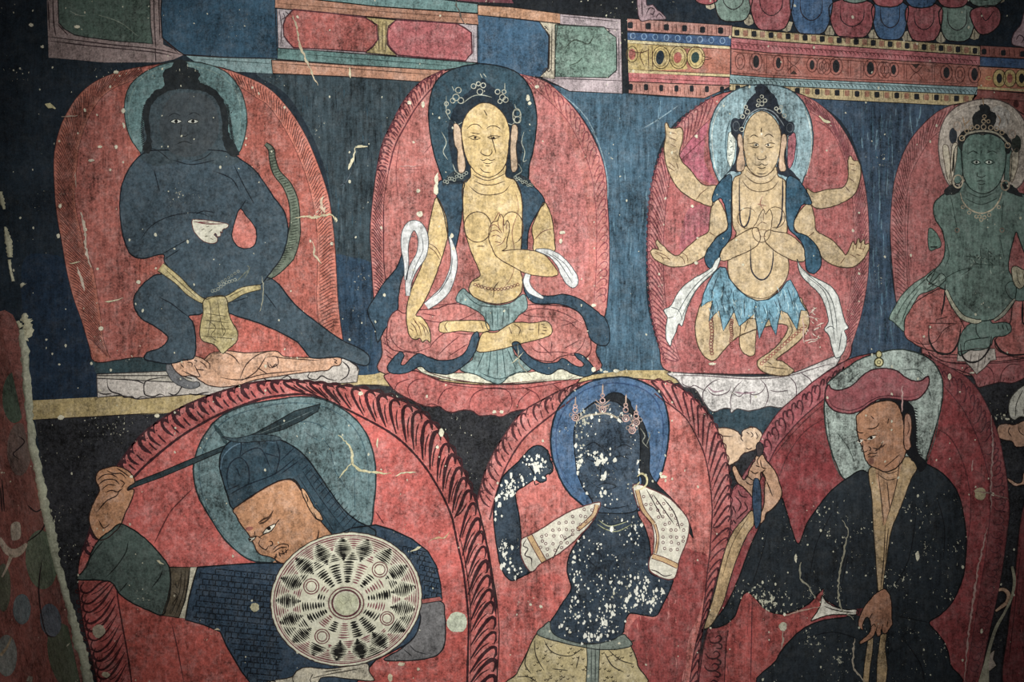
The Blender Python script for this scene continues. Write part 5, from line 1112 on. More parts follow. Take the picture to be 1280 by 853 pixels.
flames(p, [(812,475),(832,477),(850,485),(870,501),(887,521),(898,541),(907,566),(911,592),(913,625),(913,655)], [(818,492),(828,500),(840,508),(857,523),(870,545),(880,568),(886,595),(889,620),(890,640),(889,660)], 'tongue', 13, -1.1, '#481c24', '#ab524f', 2.4)
flames(p, [(913,655),(908,682),(898,712),(890,742),(882,775),(876,800),(871,860)], [(889,660),(887,690),(884,715),(881,745),(876,780),(868,812),(861,860)], 'tongue', 13, -1.5, '#481c24', '#96403c', 2.2)
p.done()
p = Part('halo', t, 16, '#345a80', .1, .2); HP = [(765,472),(785,472),(806,479),(823,490),(832,508),(836,533),(834,560),(828,588),(816,612),(808,632),(790,640),(745,640),(720,625),(705,608),(696,588),(689,565),(689,540),(695,516),(708,497),(725,484),(745,475)]; p.fill(HP, edge='#12202c', ew=2.2)
brushed(p, HP, 130, '#345a80', lo=3, hi=12, tilt=.3)
p.line([(722,618),(706,598),(697,572),(695,545),(701,520),(714,501),(735,486),(765,479),(795,483),(815,495),(826,515),(829,540),(826,570),(816,600)], 1.6, '#1d3f68'); p.done()

t = thing('painted_figure', 'nearly black dancing figure with heavily flaked paint, crown and white spotted sleeves', 'painted figure', (740,840), 'large painted figures')
p = Part('body', t, 18, '#2b3a48', .3, .15, 1.2)
p.fill([(748,632),(742,650),(728,668),(716,685),(710,700),(709,715),(714,733),(711,742),(702,755),(693,770),(687,780),(690,792),(705,800),(735,806),(762,802),(778,792),(781,778),(787,767),(800,768),(819,770),(828,756),(836,740),(841,724),(828,722),(812,715),(813,690),(808,665),(798,645),(790,632)], edge='#10151b', ew=1.6)
p.fill([(686,568),(681,560),(672,557),(664,560),(656,568),(648,577),(636,588),(628,597),(624,608),(619,625),(617,645),(619,668),(622,690),(626,708),(632,720),(640,726),(650,722),(662,716),(668,712),(660,700),(652,685),(651,665),(649,645),(645,625),(645,615),(658,606),(668,600),(676,603),(683,600),(682,594),(690,590),(691,582),(688,576)], .2, edge='#10151b', ew=1.6)
p.lines([[(680,560),(685,564),(684,570)],[(686,570),(691,574),(689,580)],[(684,584),(691,588),(686,594)],[(668,600),(669,606),(674,604)],[(652,574),(664,586),(668,598)]], 1.5, '#10151b', .3)
p.fill([(728,515),(720,528),(717,548),(719,572),(722,592),(729,610),(740,626),(745,640),(792,640),(796,622),(798,600),(800,570),(800,545),(795,525),(782,512),(768,502),(745,503)], .5, '#35485a', edge='#10151b', ew=1.5)
p.lines([[(730,560),(742,553),(752,560)],[(770,560),(780,556),(790,560)],[(732,572),(742,568),(752,573),(742,577),(732,572)],[(765,575),(775,570),(786,574)],[(755,570),(750,592),(756,597),(765,596)],[(745,608),(757,604),(770,608),(757,612),(745,608)],[(752,632),(765,636),(785,632)],[(750,650),(765,656),(785,650)],[(765,700),(760,720),(772,735)],[(735,700),(748,712)],[(750,740),(762,748),(770,740)]], 1.4, '#1a2530', .7)
p.lines([[(746,655),(758,662),(772,664),(790,655)],[(748,650),(762,658),(784,652)]], 1.2, '#8d936a', .8)
p.done()
random.seed(31)
p = Part('flaked_paint', t, 19.6, '#e0e2d4', 0, .05, .4, label='white bare patches where the black paint has fallen off')
DANCER = [pin([tuple(q) for q in cr(z)]) for z in ([(748,632),(742,650),(728,668),(716,685),(710,700),(709,715),(714,733),(711,742),(702,755),(693,770),(687,780),(690,792),(705,800),(735,806),(762,802),(778,792),(781,778),(787,767),(800,768),(819,770),(828,756),(836,740),(841,724),(828,722),(812,715),(813,690),(808,665),(798,645),(790,632)], [(686,568),(681,560),(672,557),(664,560),(656,568),(648,577),(636,588),(628,597),(624,608),(619,625),(617,645),(619,668),(622,690),(626,708),(632,720),(640,726),(650,722),(662,716),(668,712),(660,700),(652,685),(651,665),(649,645),(645,625),(645,615),(658,606),(668,600),(676,603),(683,600),(682,594),(690,590),(691,582),(688,576)], [(728,515),(720,528),(717,548),(719,572),(722,592),(729,610),(740,626),(745,640),(792,640),(796,622),(798,600),(800,570),(800,545),(795,525),(782,512),(768,502),(745,503)])]
def flake(cx, cy, sx, sy, n, rmin=.5, rmax=2.7):
    for _ in range(int(n*.85)):
        x = random.gauss(cx, sx); y = random.gauss(cy, sy); r = random.uniform(rmin, rmax)**1.0*random.uniform(.5, 1)
        if not any(f(x, y) for f in DANCER): continue
        k = random.randint(5, 8); a0 = random.uniform(0, 6)
        P = [Vector((x+r*random.uniform(.5, 1.3)*math.cos(a0+6.283*i/k), y+r*random.uniform(.5, 2.0)*math.sin(a0+6.283*i/k))) for i in range(k)]
        p.seq = 0; p.poly(P, random.uniform(0, .9))
p.kind = 'stuff'
for a in ((722,576,3,8,34),(740,570,7,3,20),(752,576,5,3,22,.8,3.4),(755,595,3,7,14),(756,618,6,5,18),(728,612,3,6,10),(764,520,14,4,24),(798,585,3,7,12),(735,545,12,12,16,.4,1.3),(790,550,9,18,14,.4,1.2),
          (670,582,9,7,70),(634,616,8,4,60),(655,604,6,5,12),(636,610,4,10,18),(624,640,4,12,14),(628,690,5,12,40),(640,715,7,5,18),
          (725,700,7,14,26),(760,690,16,16,34,.4,1.6),(718,735,4,20,34),(745,735,14,16,30,.4,1.6),(812,742,16,9,85),(800,725,10,6,22),(755,775,9,14,70),(738,795,9,5,26),(700,780,8,8,14),(725,765,10,12,20),(775,760,14,9,22),(770,735,8,8,14),(790,665,7,8,24),(745,680,10,8,14)):
    flake(*a)
p.done()
p = Part('hair', t, 17.6, '#20262c', .3, .1); p.fill([(722,530),(728,515),(740,504),(752,500),(762,492),(775,492),(786,500),(790,510),(800,522),(808,540),(812,565),(812,590),(822,606),(838,622),(852,638),(862,656),(866,672),(860,664),(846,648),(830,635),(812,622),(800,612),(796,590)], edge='#10151b', ew=1.2); p.done()
p = Part('crown', t, 19, '#a98f86', .1, .1, label='crown of thin pinkish spires')
for x, y, h in ((719,522,26),(753,512,32),(782,523,30),(795,528,22),(790,538,14)):
    p.ring(x, y, 4, 1.5, '#b58f84'); p.ring(x, y, 1.6, 1.1, '#b58f84'); p.ring(x-5, y-3, 2.4, 1, '#94857c'); p.ring(x+5, y-3, 2.4, 1, '#94857c'); p.ring(x, y-h*.35, 3, 1.3, '#b58f84')
    if h > 20: p.ring(x, y-h*.55, 2.2, 1.1, '#b58f84')
    p.line([(x, y-h*.55), (x+.4, y-h)], 1.6, '#a98f7c')
p.line([(720,528),(730,521),(745,518),(758,517),(770,522),(778,528)], 2.4, '#a39a84'); p.lines([[(744,500),(753,506),(762,500)],[(743,504),(752,510),(763,505)]], 1.2, '#a98f7c')
p.lines([[(800,535),(806,545),(803,552),(810,560)],[(808,556),(812,545),(810,540)]], 1.2, '#7c8076')
p.done()
p = Part('earring', t, 20.6, '#b5ad7e', .1, .1); p.line([(796,596),(802,592),(808,597),(808,605),(802,611),(794,613)], 2.2, '#b5ad7e'); p.line([(790,610),(796,606),(800,602)], 1.5, '#b5ad7e'); p.done()
def sleeve(pts, trims, dots, label, folds):
    p = Part('sleeve', t, 19.8, '#cfccba', .06, .05, .6, label=label); p.fill(pts, edge='#5c2a2c', ew=1.5)
    for tr, w in trims: p.ribbon(tr, [w]*3, '#bf9c68', .4, edge='#5c2a2c', ew=1)
    for x, y in dots:
        p.ring(x, y, 1.6, .9, '#6a4048', .1)
    p.lines(folds, 1.4, '#3a2c30', .3); p.done()
f = pin([(742,634),(725,640),(700,651),(676,668),(668,672),(680,698),(700,688),(725,668),(738,650)])
sleeve([(750,628),(735,631),(715,638),(695,649),(675,662),(660,670),(652,674),(651,683),(651,693),(655,704),(662,714),(668,713),(674,706),(684,700),(700,691),(716,678),(728,666),(738,655),(747,640)],
   [([(662,670),(670,685),(680,702)], 7), ([(746,631),(741,645),(722,662)], 5)], [(random.uniform(662, 742), random.uniform(636, 700)) for _ in range(0)] +
   [(x+random.uniform(-2, 2), y+random.uniform(-2, 2)) for x in range(668, 742, 8) for y in range(638, 700, 8) if f(x, y)], 'white dotted sleeve of the raised arm', [[(690,700),(700,680)],[(704,676),(716,668)],[(658,674),(654,682),(660,686),(656,694),(664,698),(664,708)]])
f = pin([(800,618),(818,620),(838,636),(856,652),(858,668),(850,690),(824,690),(824,655),(808,640)])
sleeve([(791,608),(800,606),(815,612),(835,622),(850,636),(860,650),(861,664),(857,680),(850,697),(846,715),(842,723),(832,724),(818,718),(811,711),(812,698),(816,690),(817,670),(814,655),(804,643),(796,630)],
   [([(815,695),(830,700),(847,708)], 6), ([(796,612),(803,636),(817,655)], 5), ([(818,655),(822,672),(819,692)], 3)], [(x+random.uniform(-2, 2), y+random.uniform(-2, 2)) for x in range(806, 860, 8) for y in range(622, 694, 8) if f(x, y)], 'white dotted sleeve of the lowered arm',
   [[(816,618),(826,632),(842,655)],[(828,622),(842,640),(850,662)],[(808,612),(818,630),(828,648)],[(812,712),(820,714),(830,720),(840,718)]])
p = Part('trousers', t, 19, '#b3a474', .08, .05, .8, label='yellow trousers with tiny black sprigs'); p.fill([(672,791),(690,797),(712,804),(735,809),(765,810),(785,806),(792,815),(797,832),(799,860),(640,860),(646,842),(656,822)], edge='#26241e', ew=1.5)
for _ in range(95):
    x = random.uniform(650, 795); y = random.uniform(800, 853)
    if x < 672-(y-795)*.45+4: continue
    p.line([(x-1.8, y), (x, y+1.3), (x+1.5, y-1)], 1.1, '#3c3424')
p.lines([[(668,800),(670,820),(680,838)],[(680,800),(690,815),(712,820),(728,810)],[(690,836),(710,838)],[(646,846),(660,846),(672,853)],[(755,815),(765,832),(780,840)],[(760,812),(775,825),(792,830)],[(660,812),(656,830),(664,842)],[(724,820),(720,835)]], 1.3, '#33302a'); p.done()
p = Part('belt', t, 19.6, '#717d74', .15, .1, label='grey-green belt with hanging band'); p.fill([(687,777),(690,790),(705,799),(735,805),(762,801),(778,793),(784,797),(790,806),(775,811),(750,812),(735,810),(705,804),(672,793),(680,782)], edge='#22282a', ew=1.3)
p.fill([(733,804),(750,804),(749,825),(748,860),(732,860),(734,825)], .3, smooth=False, edge='#22282a', ew=1.2); p.lines([[(739,808),(739,853)],[(744,808),(744,853)]], 1.1, '#343c3c', .3); p.done()

# ---------------- small body between the arches
t = thing('lying_figure', 'pale tan upside-down sleeping body in the dark gap above the raised hand', 'painted figure', (925,570), 'small bodies lying underfoot')
p = Part('body', t, 11, '#c9a986', .06, .1, .7); p.fill([(890,538),(900,535),(913,536),(922,540),(927,546),(927,540),(933,536),(942,534),(950,539),(953,547),(949,556),(944,562),(935,565),(928,568),(922,576),(912,582),(904,585),(898,570),(892,552)], edge='#3a2824', ew=1.4)
p.lines([[(927,542),(926,548),(929,552)],[(938,540),(941,544),(938,547)],[(944,540),(947,546),(945,549)],[(933,540),(936,543)],[(900,545),(916,546)],[(932,560),(936,562),(940,560)],[(935,536),(938,533),(941,536)]], 1.2, '#3a2824'); p.done()

# ---------------- 7 red-hatted teacher
O7 = [(868,860),(880,800),(888,775),(895,740),(905,700),(912,670),(913,640),(918,612),(930,592),(945,570),(950,550),(960,533),(975,513),(1000,491),(1022,473),(1055,452),(1090,442),(1150,442),(1167,450),(1185,459),(1205,470),(1222,488),(1236,514),(1247,543),(1253,570),(1258,601),(1261,640),(1255,690),(1247,740),(1236,790),(1222,860),(1214,885),(1205,900),(1050,905),(880,900),(870,885)]
t, p = aureole('deep red scroll-bordered aureole behind the red-hatted teacher', (1080,840), O7, 14, '#84282c', .1, .3)
p.fill([(966,645),(972,590),(990,560),(1015,535),(1032,525),(1037,560),(1060,600),(1000,670),(985,680)], .25, '#7c2026')
p.fill([(900,785),(915,770),(925,745),(935,738),(945,748),(960,765),(1000,765),(1028,740),(1020,775),(1000,788),(975,815),(958,860),(880,860),(886,800)], .25, '#96302a')
p.lines([[(1030,523),(1005,540),(985,568),(972,600)],[(1167,535),(1185,545),(1200,570),(1210,605),(1213,640),(1206,700)],[(963,575),(985,548),(1010,522),(1036,500)],[(905,800),(900,853)],[(940,745),(938,853)]], 1.3, '#561e24')
p.done()
p = Part('scroll_border', t, 15, '#9c4449', .1, .2)
flames(p, [(918,612),(930,592),(945,570),(950,550),(960,533),(975,513),(1000,491),(1022,473),(1055,452)], [(940,625),(950,600),(960,580),(970,560),(982,545),(998,527),(1020,507),(1034,496),(1050,484)], 'scroll', 16, 1, '#4a1c26', '#96424a', 2.2)
p.next(); flames(p, [(1150,442),(1167,450),(1185,459),(1205,470),(1222,488),(1236,514),(1247,543),(1253,570),(1258,601),(1261,640)], [(1172,478),(1180,484),(1190,495),(1202,510),(1212,528),(1222,550),(1230,575),(1236,600),(1238,620),(1237,640)], 'scroll', 17, 1, '#52202a', '#7c3034', 1.5)
flames(p, [(1261,640),(1255,690),(1247,740),(1236,790),(1222,860)], [(1237,640),(1232,690),(1224,740),(1216,790),(1205,860)], 'scroll', 16, 1, '#52202a', '#722a2e', 1.2)
p.next(); flames(p, [(910,788),(907,810),(905,860)], [(884,790),(878,815),(872,860)], 'scroll', 17, 1, '#3a141a', '#842c2c', 2.2)
p.done()
p = Part('halo', t, 16, '#8b9a93', .12, .3, 1.5); HP = [(1058,460),(1075,449),(1095,442),(1122,437),(1148,442),(1165,452),(1175,468),(1178,485),(1176,508),(1168,538),(1158,570),(1150,590),(1085,605),(1056,600),(1044,578),(1036,555),(1031,530),(1030,506),(1033,482),(1044,470)]; p.fill(HP, edge='#25302e', ew=1.8)
brushed(p, HP, 130, '#8b9a93', lo=3, hi=12, tilt=.3)
p.lines([[(1050,596),(1040,572),(1036,540),(1033,510)],[(1148,470),(1158,482),(1164,500)],[(1060,478),(1075,465)],[(1128,463),(1145,462),(1155,470)],[(1157,580),(1170,540),(1173,505)],[(1045,540),(1060,560),(1068,580)]], 1.2, '#46524e'); p.done()

t = thing('painted_figure', 'teacher in curved dark red hat and black robe looking over his shoulder', 'painted figure', (1080,840), 'large painted figures')
BKR = '#212930'
p = Part('robe', t, 17, BKR, .4, .3, .9, label='black robe with wide sleeves')
p.fill([(1078,588),(1060,597),(1040,612),(1022,634),(1008,655),(998,680),(990,664),(983,640),(976,622),(968,634),(958,642),(948,660),(935,690),(920,730),(905,760),(888,783),(903,782),(918,770),(926,748),(934,740),(944,748),(955,760),(970,767),(985,766),(1010,755),(1028,736),(1030,748),(1045,758),(1060,770),(1030,775),(1005,785),(985,803),(970,825),(958,860),(1186,860),(1187,830),(1181,806),(1170,790),(1161,778),(1175,768),(1190,752),(1202,725),(1206,700),(1207,670),(1203,640),(1196,615),(1182,596),(1165,584),(1148,578),(1130,590),(1100,600)], edge='#0e1014', ew=1.7)
p.lines([[(1100,760),(1070,768)],[(1170,620),(1180,660),(1178,700)],[(1040,640),(1020,680),(1012,720)],[(1060,690),(1052,730)],[(1145,640),(1135,700),(1112,740)],[(1120,770),(1160,778)],[(1000,800),(1040,790),(1075,800)],[(1130,800),(1150,830),(1155,853)],[(960,660),(950,700),(940,730)]], 1.3, '#11151b'); p.done()
p = Part('collar', t, 17.6, '#a58a5f', .08, .2, label='tan inner robe and lapels'); p.fill([(1085,588),(1100,582),(1132,571),(1140,576),(1147,583),(1138,600),(1130,622),(1122,642),(1114,662),(1109,690),(1105,720),(1102,742),(1097,742),(1094,700),(1091,660),(1089,620)], edge='#26201a', ew=1.4)
p.fill([(1095,584),(1125,574),(1122,600),(1115,625),(1108,650),(1103,655),(1100,620)], .3, '#a97f58')
p.lines([[(1097,590),(1101,625),(1104,653)],[(1124,576),(1119,610),(1107,652)],[(1106,655),(1104,700),(1100,738)],[(1096,592),(1108,600),(1120,598)],[(1098,584),(1110,592),(1122,588)],[(1108,600),(1112,640)],[(1110,660),(1106,700)]], 1.2, '#3a2a20', .4)
p.next(); p.fill([(1084,800),(1091,797),(1090,815),(1087,835),(1085,860),(1077,860),(1080,830)], smooth=False, edge='#1c1814', ew=1); p.next(); p.fill([(1100,794),(1108,790),(1106,810),(1109,835),(1106,860),(1095,860),(1096,825)], smooth=False, edge='#1c1814', ew=1)
p.next(); p.fill([(940,638),(930,648),(918,662),(908,682),(900,710),(893,740),(886,765),(880,785),(890,780),(903,755),(912,725),(922,695),(934,668),(942,655)], edge='#26201a', ew=1.2); p.lines([[(936,645),(915,680),(903,720)]], 1, '#4a3a28')
p.done()
p = Part('body', t, 18.4, '#a9744f', .06, .2, .8)
p.fill([(1078,513),(1088,506),(1100,502),(1112,501),(1121,506),(1126,516),(1129,530),(1131,545),(1133,560),(1128,575),(1118,586),(1106,590),(1094,585),(1087,582),(1081,574),(1078,562),(1073,550),(1071,540),(1070,530),(1070,520)], edge='#26160f', ew=1.5)
p.fill([(1130,521),(1134,517),(1138,522),(1139,535),(1137,548),(1138,558),(1134,563),(1130,560),(1129,545)], .4, '#a87458', edge='#26160f', ew=1.3); p.line([(1134,526),(1136,535),(1133,545)], 1, '#4a2a20', .5)
p.lines([[(1083,536),(1090,536),(1096,533),(1098,529)],[(1069,538),(1074,541),(1079,541)]], 1.5, '#2a1810', .4)
p.lines([[(1083,549),(1089,545),(1096,544)],[(1070,552),(1074,549),(1078,549)],[(1079,550),(1083,551)],[(1077,550),(1078,558),(1076,563),(1080,565),(1085,563)],[(1085,558),(1088,561),(1086,564)],[(1083,569),(1088,567),(1094,567),(1096,565)],[(1084,571),(1090,571),(1095,569)],[(1105,584),(1115,576),(1124,568)],[(1094,564),(1099,560),(1103,553)],[(1090,560),(1100,562)],[(1110,523),(1109,530)],[(1088,520),(1092,524)]], 1.2, '#2a1810', .4)
p.fill([(1083.5,548.5),(1088,545.8),(1094,545.6),(1090,549),(1086,550)], .6, '#d8d4c4'); p.ell(1088.5, 547.4, 1.9, 1.9, color='#120c0a', dz=.9, n=10)
p.fill([(1071,552.5),(1074,550),(1078,550.2),(1075,553.5)], .6, '#d8d4c4'); p.ell(1073.8, 551.5, 1.5, 1.6, color='#120c0a', dz=.9, n=10)
p.fill([(1084,575),(1089,572),(1092,577),(1089,581),(1085,579)], .3, '#83513e')
for k in range(14): p.line([(1093+k*.8, 564-k*.4), (1096+k*.8, 561-k*.5)], .8, '#5a3a2a', .4)
p.fill([(1095,583),(1125,578),(1150,600),(1160,700),(1116,745),(1110,765),(1098,765),(1092,745),(1060,680),(985,720),(952,690),(948,660),(958,650),(972,645),(978,690),(1000,705),(1030,690),(1050,640)], -1.6, smooth=False)
# lower hand
p.fill([(1102,737),(1107,737),(1112,745),(1114,757),(1114,772),(1115,780),(1111,786),(1108,791),(1104,792),(1101,787),(1100,794),(1096,795),(1094,789),(1092,794),(1087,799),(1080,803),(1075,805),(1074,802),(1080,797),(1086,791),(1088,784),(1086,774),(1082,772),(1078,780),(1078,787),(1074,785),(1072,778),(1075,768),(1080,758),(1088,748),(1095,741)], .2, '#a26c4c', edge='#1c120e', ew=1.3)
p.lines([[(1096,782),(1094,790)],[(1103,780),(1101,788)],[(1109,776),(1108,784)],[(1088,784),(1092,780),(1094,784)],[(1086,774),(1090,766)]], 1.1, '#2a1810', .4)
# raised hand
p.fill([(944,571),(948,566),(953,568),(957,575),(964,583),(970,592),(974,604),(977,618),(972,628),(964,637),(957,642),(955,650),(950,654),(949,645),(953,636),(955,625),(955,610),(956,598),(951,590),(950,600),(947,604),(943,600),(942,612),(941,622),(937,618),(930,610),(922,604),(918,596),(915,586),(918,582),(922,588),(926,596),(930,600),(934,595),(936,588),(940,580),(943,576)], .2, '#b58a68', edge='#26160f', ew=1.4)
p.lines([[(937,588),(943,592),(948,590)],[(934,595),(940,600),(946,599)],[(931,601),(937,606),(943,604)],[(950,575),(952,584),(958,586)],[(956,598),(952,592),(956,587)],[(957,600),(962,612),(965,620)],[(944,582),(950,584)],[(950,570),(946,576),(948,582)]], 1.3, '#26160f', .4)
p.done()
p = Part('hair', t, 18, '#15171c', .05, .1, .6)
p.fill([(1077,515),(1084,508),(1096,501),(1112,498),(1126,499),(1136,503),(1142,512),(1144,525),(1145,540),(1145,556),(1149,568),(1158,580),(1150,590),(1140,576),(1132,566),(1130,550),(1128,530),(1124,512),(1112,502),(1096,505),(1084,512)], wob=.5)
for k in range(18): y = 510+k*3.4; x = 1143+max(0, (y-555)*.45); p.line([(x-1, y), (x+3.5, y+1.5)], 1.4, '#15171c')
p.done()
p = Part('hat', t, 18.9, '#8d4148', .1, .15, .9, label='dark red hat with upturned ends')
p.fill([(1035,481),(1038,485),(1045,488),(1056,486),(1066,481),(1075,472),(1084,465),(1096,461),(1110,461),(1121,464),(1130,471),(1140,476),(1150,476),(1158,471),(1160,471),(1161,478),(1157,488),(1149,497),(1138,501),(1124,500),(1108,498),(1096,500),(1086,506),(1076,513),(1064,517),(1050,516),(1039,511),(1032,501),(1031,490)], edge='#30121a', ew=1.7)
p.line([(1034,495),(1040,507),(1052,512),(1064,513),(1076,509),(1088,501),(1100,496),(1115,495),(1135,497),(1148,493)], 1.2, '#4a1c26'); p.done()
p = Part('hat_finial', t, 19.2, '#b3ac78', .1, .1, label='yellow knot on top of the hat'); p.ell(1098, 453, 5.5, 5.5); p.ring(1098, 453, 5.5, 1.6, '#3a3820'); p.ring(1098, 453, 2, 1, '#3a3820'); p.ell(1098, 443, 3.6, 4.2); p.ring(1098, 443, 3.6, 1.4, '#3a3820', ry=4.2); p.done()
p = Part('undersleeve', t, 18, '#c9c6b8', .05, .1, label='white undersleeve with dark red lining'); p.fill([(1027,744),(1032,752),(1042,758),(1056,762),(1070,762),(1071,768),(1052,768),(1035,769),(1022,773),(1013,776),(1020,766),(1025,756)], edge='#1c1814', ew=1.3); p.line([(1030,758),(1045,763),(1066,766)], 1.5, '#1c1814'); p.fill([(1070,761),(1078,760),(1076,771),(1069,769)], .3, '#5c1c22', smooth=False); p.done()
p = Part('held_ribbon', None, 19.5, '#26405a', .15, .2, top=('narrow dark blue ribbon held between the raised fingers of the red-hatted teacher', 'ribbon'))
p.fill([(942,600),(948,600),(951,618),(951,640),(949,655),(944,660),(941,640),(940,620)], edge='#12181e', ew=1.1); p.fill([(945,556),(950,553),(954,560),(952,568),(946,570)], color='#3a3234', edge='#12181e', ew=1); p.done()
p = Part('flame_tuft', None, 14.8, '#8f4347', .12, .1, top=('small dark red curling tuft below the raised hand of the teacher', 'flame'))
p.fill([(914,640),(913,622),(918,608),(926,606),(936,612),(941,620),(939,636),(928,650),(916,664),(912,655)], edge='#3a1820', ew=1.3)
p.lines([[(922,612),(926,620),(934,622)],[(918,620),(926,630),(922,640)],[(930,628),(934,636),(928,642),(920,650)],[(915,632),(920,642)],[(920,655),(916,650)]], 1.7, '#34141c'); p.done()

# ---------------- fragments at the right edge
t, p = aureole('strip of dark red aureole cut off by the lower right edge', (1275,840), [(1290,625),(1277,640),(1271,690),(1266,740),(1259,790),(1257,860),(1330,860),(1330,640)], 12, '#6a2024', .1, .3)
p.lines([[(1275,690),(1268,760),(1260,830)]], 1.2, '#3a1418'); p.done()
t = thing('lying_figure', 'fragment of a tan body in the dark ground at the right edge', 'painted figure', (1265,558), 'small bodies lying underfoot')
p = Part('body', t, 11, '#b5886a', .06, .1, .8); p.fill([(1246,536),(1250,531),(1258,530),(1268,531),(1280,526),(1300,524),(1300,560),(1284,558),(1270,559),(1264,552),(1254,550),(1247,546)], edge='#2a1a16', ew=1.3)
p.fill([(1258,598),(1264,600),(1270,604),(1277,602),(1280,590),(1296,585),(1296,612),(1280,606),(1270,608),(1262,604)], edge='#2a1a16', ew=1.1); p.lines([[(1262,534),(1260,540),(1264,546)],[(1272,532),(1274,540),(1280,545)]], 1.1, '#2a1a16'); p.done()
p = Part('white_petals', None, 11.4, '#bdbdb0', .1, .1, top=('pale folded petals at the right edge above the tan body fragment', 'petals')); p.fill([(1300,476),(1284,480),(1272,487),(1263,498),(1260,510),(1262,521),(1268,525),(1276,521),(1290,524),(1300,520)], edge='#3a3a36', ew=1.3); p.lines([[(1278,488),(1270,505),(1269,520)],[(1282,500),(1279,518)]], 1.2, '#4a4a44'); p.done()
t = thing('curling_scarf', 'thin tan curl with a pale diamond tip beside the lower right aureole strip', 'scarf', (1240,833))
p = Part('curl', t, 12.6, '#b08a6c', .1, .1); p.ribbon([(1246,738),(1254,737),(1260,743),(1259,752),(1252,758),(1244,764)], [4,5,6,6,5,3], edge='#2a1a16', ew=1); p.done()
p = Part('diamond_tip', t, 12.6, '#9a8c80', .1, .1); p.fill([(1243,812),(1241,824),(1245,832),(1236,839),(1229,828),(1236,818)], smooth=False, edge='#2a2420', ew=1); p.done()

# ================================================================ scars, cracks and bare spots in the plaster
random.seed(77)
H = .0048
def crack(path, w, color='#c2bd98', label=None):
    """irregular scratch down to the plaster"""
    p = Part('plaster_crack', WB, 24, color, 0, .05, .6, label=label)
    P = resample(cr(path, False, 5), max(4, int(length(path)/3)))
    P = [(q.x+random.uniform(-.9, .9), q.y+random.uniform(-.7, .7)) for q in P]
    p.line(P, w, color, smooth=False, wv=.55); p.done()
crack([(366,20),(372,35),(375,55),(380,68),(386,82),(392,97),(398,108)], 2.2, '#b3a688', 'fine crack down through the double red panel')
crack([(445,184),(443,192),(440,203),(436,213)], 3, '#c4be9a'); crack([(444,185),(452,183),(460,184)], 2.2, '#c4be9a')
crack([(437,84),(438,98)], 2.2); crack([(569,0),(574,16),(580,30)], 1.6, '#55504a'); 
crack([(423,544),(432,552),(438,560),(441,570),(440,578),(446,585),(455,589),(468,590),(480,592),(490,591)], 2.4, '#bcb78a', 'branching yellow crack across the warrior halo'); crack([(440,578),(432,588),(425,597)], 1.8, '#bcb78a'); crack([(495,595),(505,591),(520,590)], 1.6)
crack([(472,548),(472,560)], 2); crack([(536,678),(545,672),(556,672),(562,664)], 1.8, '#b5946a'); crack([(512,690),(527,683)], 2.6, '#c4be9a')
crack([(370,273),(382,271),(392,272),(404,270),(416,269),(419,278)], 2.2, '#b8ab86'); crack([(391,302),(394,310),(392,318),(398,324),(402,330)], 2, '#b8aa8c')
crack([(404,246),(402,258),(406,266)], 3.5, '#bba68c'); crack([(420,272),(421,278)], 3)
crack([(102,265),(105,278),(107,290),(108,305),(110,320),(115,334)], 3, '#b8a896', 'pale vertical scratch in the border left of the dark archer'); crack([(98,334),(102,348),(106,364)], 2.6, '#b8a896'); crack([(95,216),(97,236)], 1.5, '#a58c7c'); crack([(88,330),(101,327)], 1.4); crack([(133,378),(145,376),(156,372)], 1.6)
crack([(78,147),(98,145)], 1.6, '#a5917f'); crack([(58,131),(64,134),(71,136)], 5, '#c4be8c'); crack([(328,345),(330,372),(325,390)], 1.3, '#8a8c78')
crack([(1052,650),(1059,664),(1056,680),(1052,700),(1048,725),(1047,740),(1050,760),(1060,768),(1066,774)], 2, '#8f8d78', 'long pale crack down the black robe of the teacher'); crack([(1000,703),(1000,724),(1010,733),(1018,748)], 1.8, '#8f8d78')
crack([(1068,798),(1066,812),(1066,835),(1074,845),(1080,852)], 2.2, '#a59a86'); crack([(980,770),(995,765),(1025,758)], 1.6, '#b08a78'); crack([(978,788),(978,800),(975,812)], 2.2, '#a58f80')
crack([(1238,520),(1240,560),(1238,600),(1238,640)], 1.8, '#9a7a74'); crack([(1233,660),(1226,690),(1220,720),(1216,750),(1211,780),(1207,820),(1205,853)], 2.2, '#a8827a', 'straight pale scratch down the right border of the teacher aureole')
crack([(1127,482),(1127,502),(1127,516)], 1.6, '#b08a84'); crack([(1215,575),(1214,590)], 2, '#a87a74'); crack([(1216,614),(1235,616),(1260,624)], 1.4, '#8a6a60')
crack([(1023,146),(1030,152),(1038,153)], 3.2); crack([(655,440),(640,455)], 1); crack([(647,430),(650,455),(664,470)], 1.1, '#9a9a84'); crack([(500,208),(528,208)], 1.2, '#b07a74')
crack([(196,700),(205,705)], 2); crack([(547,216),(545,240)], 4, '#d0cdb4'); crack([(1003,395),(1004,430)], 1.4, '#c8a89c')
for k in range(46):
    u = k/45; crack([(1016+random.gauss(0, 6), 385+u*40), (1016+random.gauss(0, 5), 389+u*40)], random.uniform(.8, 1.8), '#d8c4b4') if k % 3 == 0 else None
p = Part('plaster_edge', WB, 23, '#8f8c76', .05, .1, .9, label='rough pale crack line along the lower right aureole strip'); p.ribbon([(1264,708),(1267,725),(1264,745),(1255,765),(1244,785),(1236,810),(1232,830),(1228,858)], [3,4,3,3,4,4,6,16]); p.done()
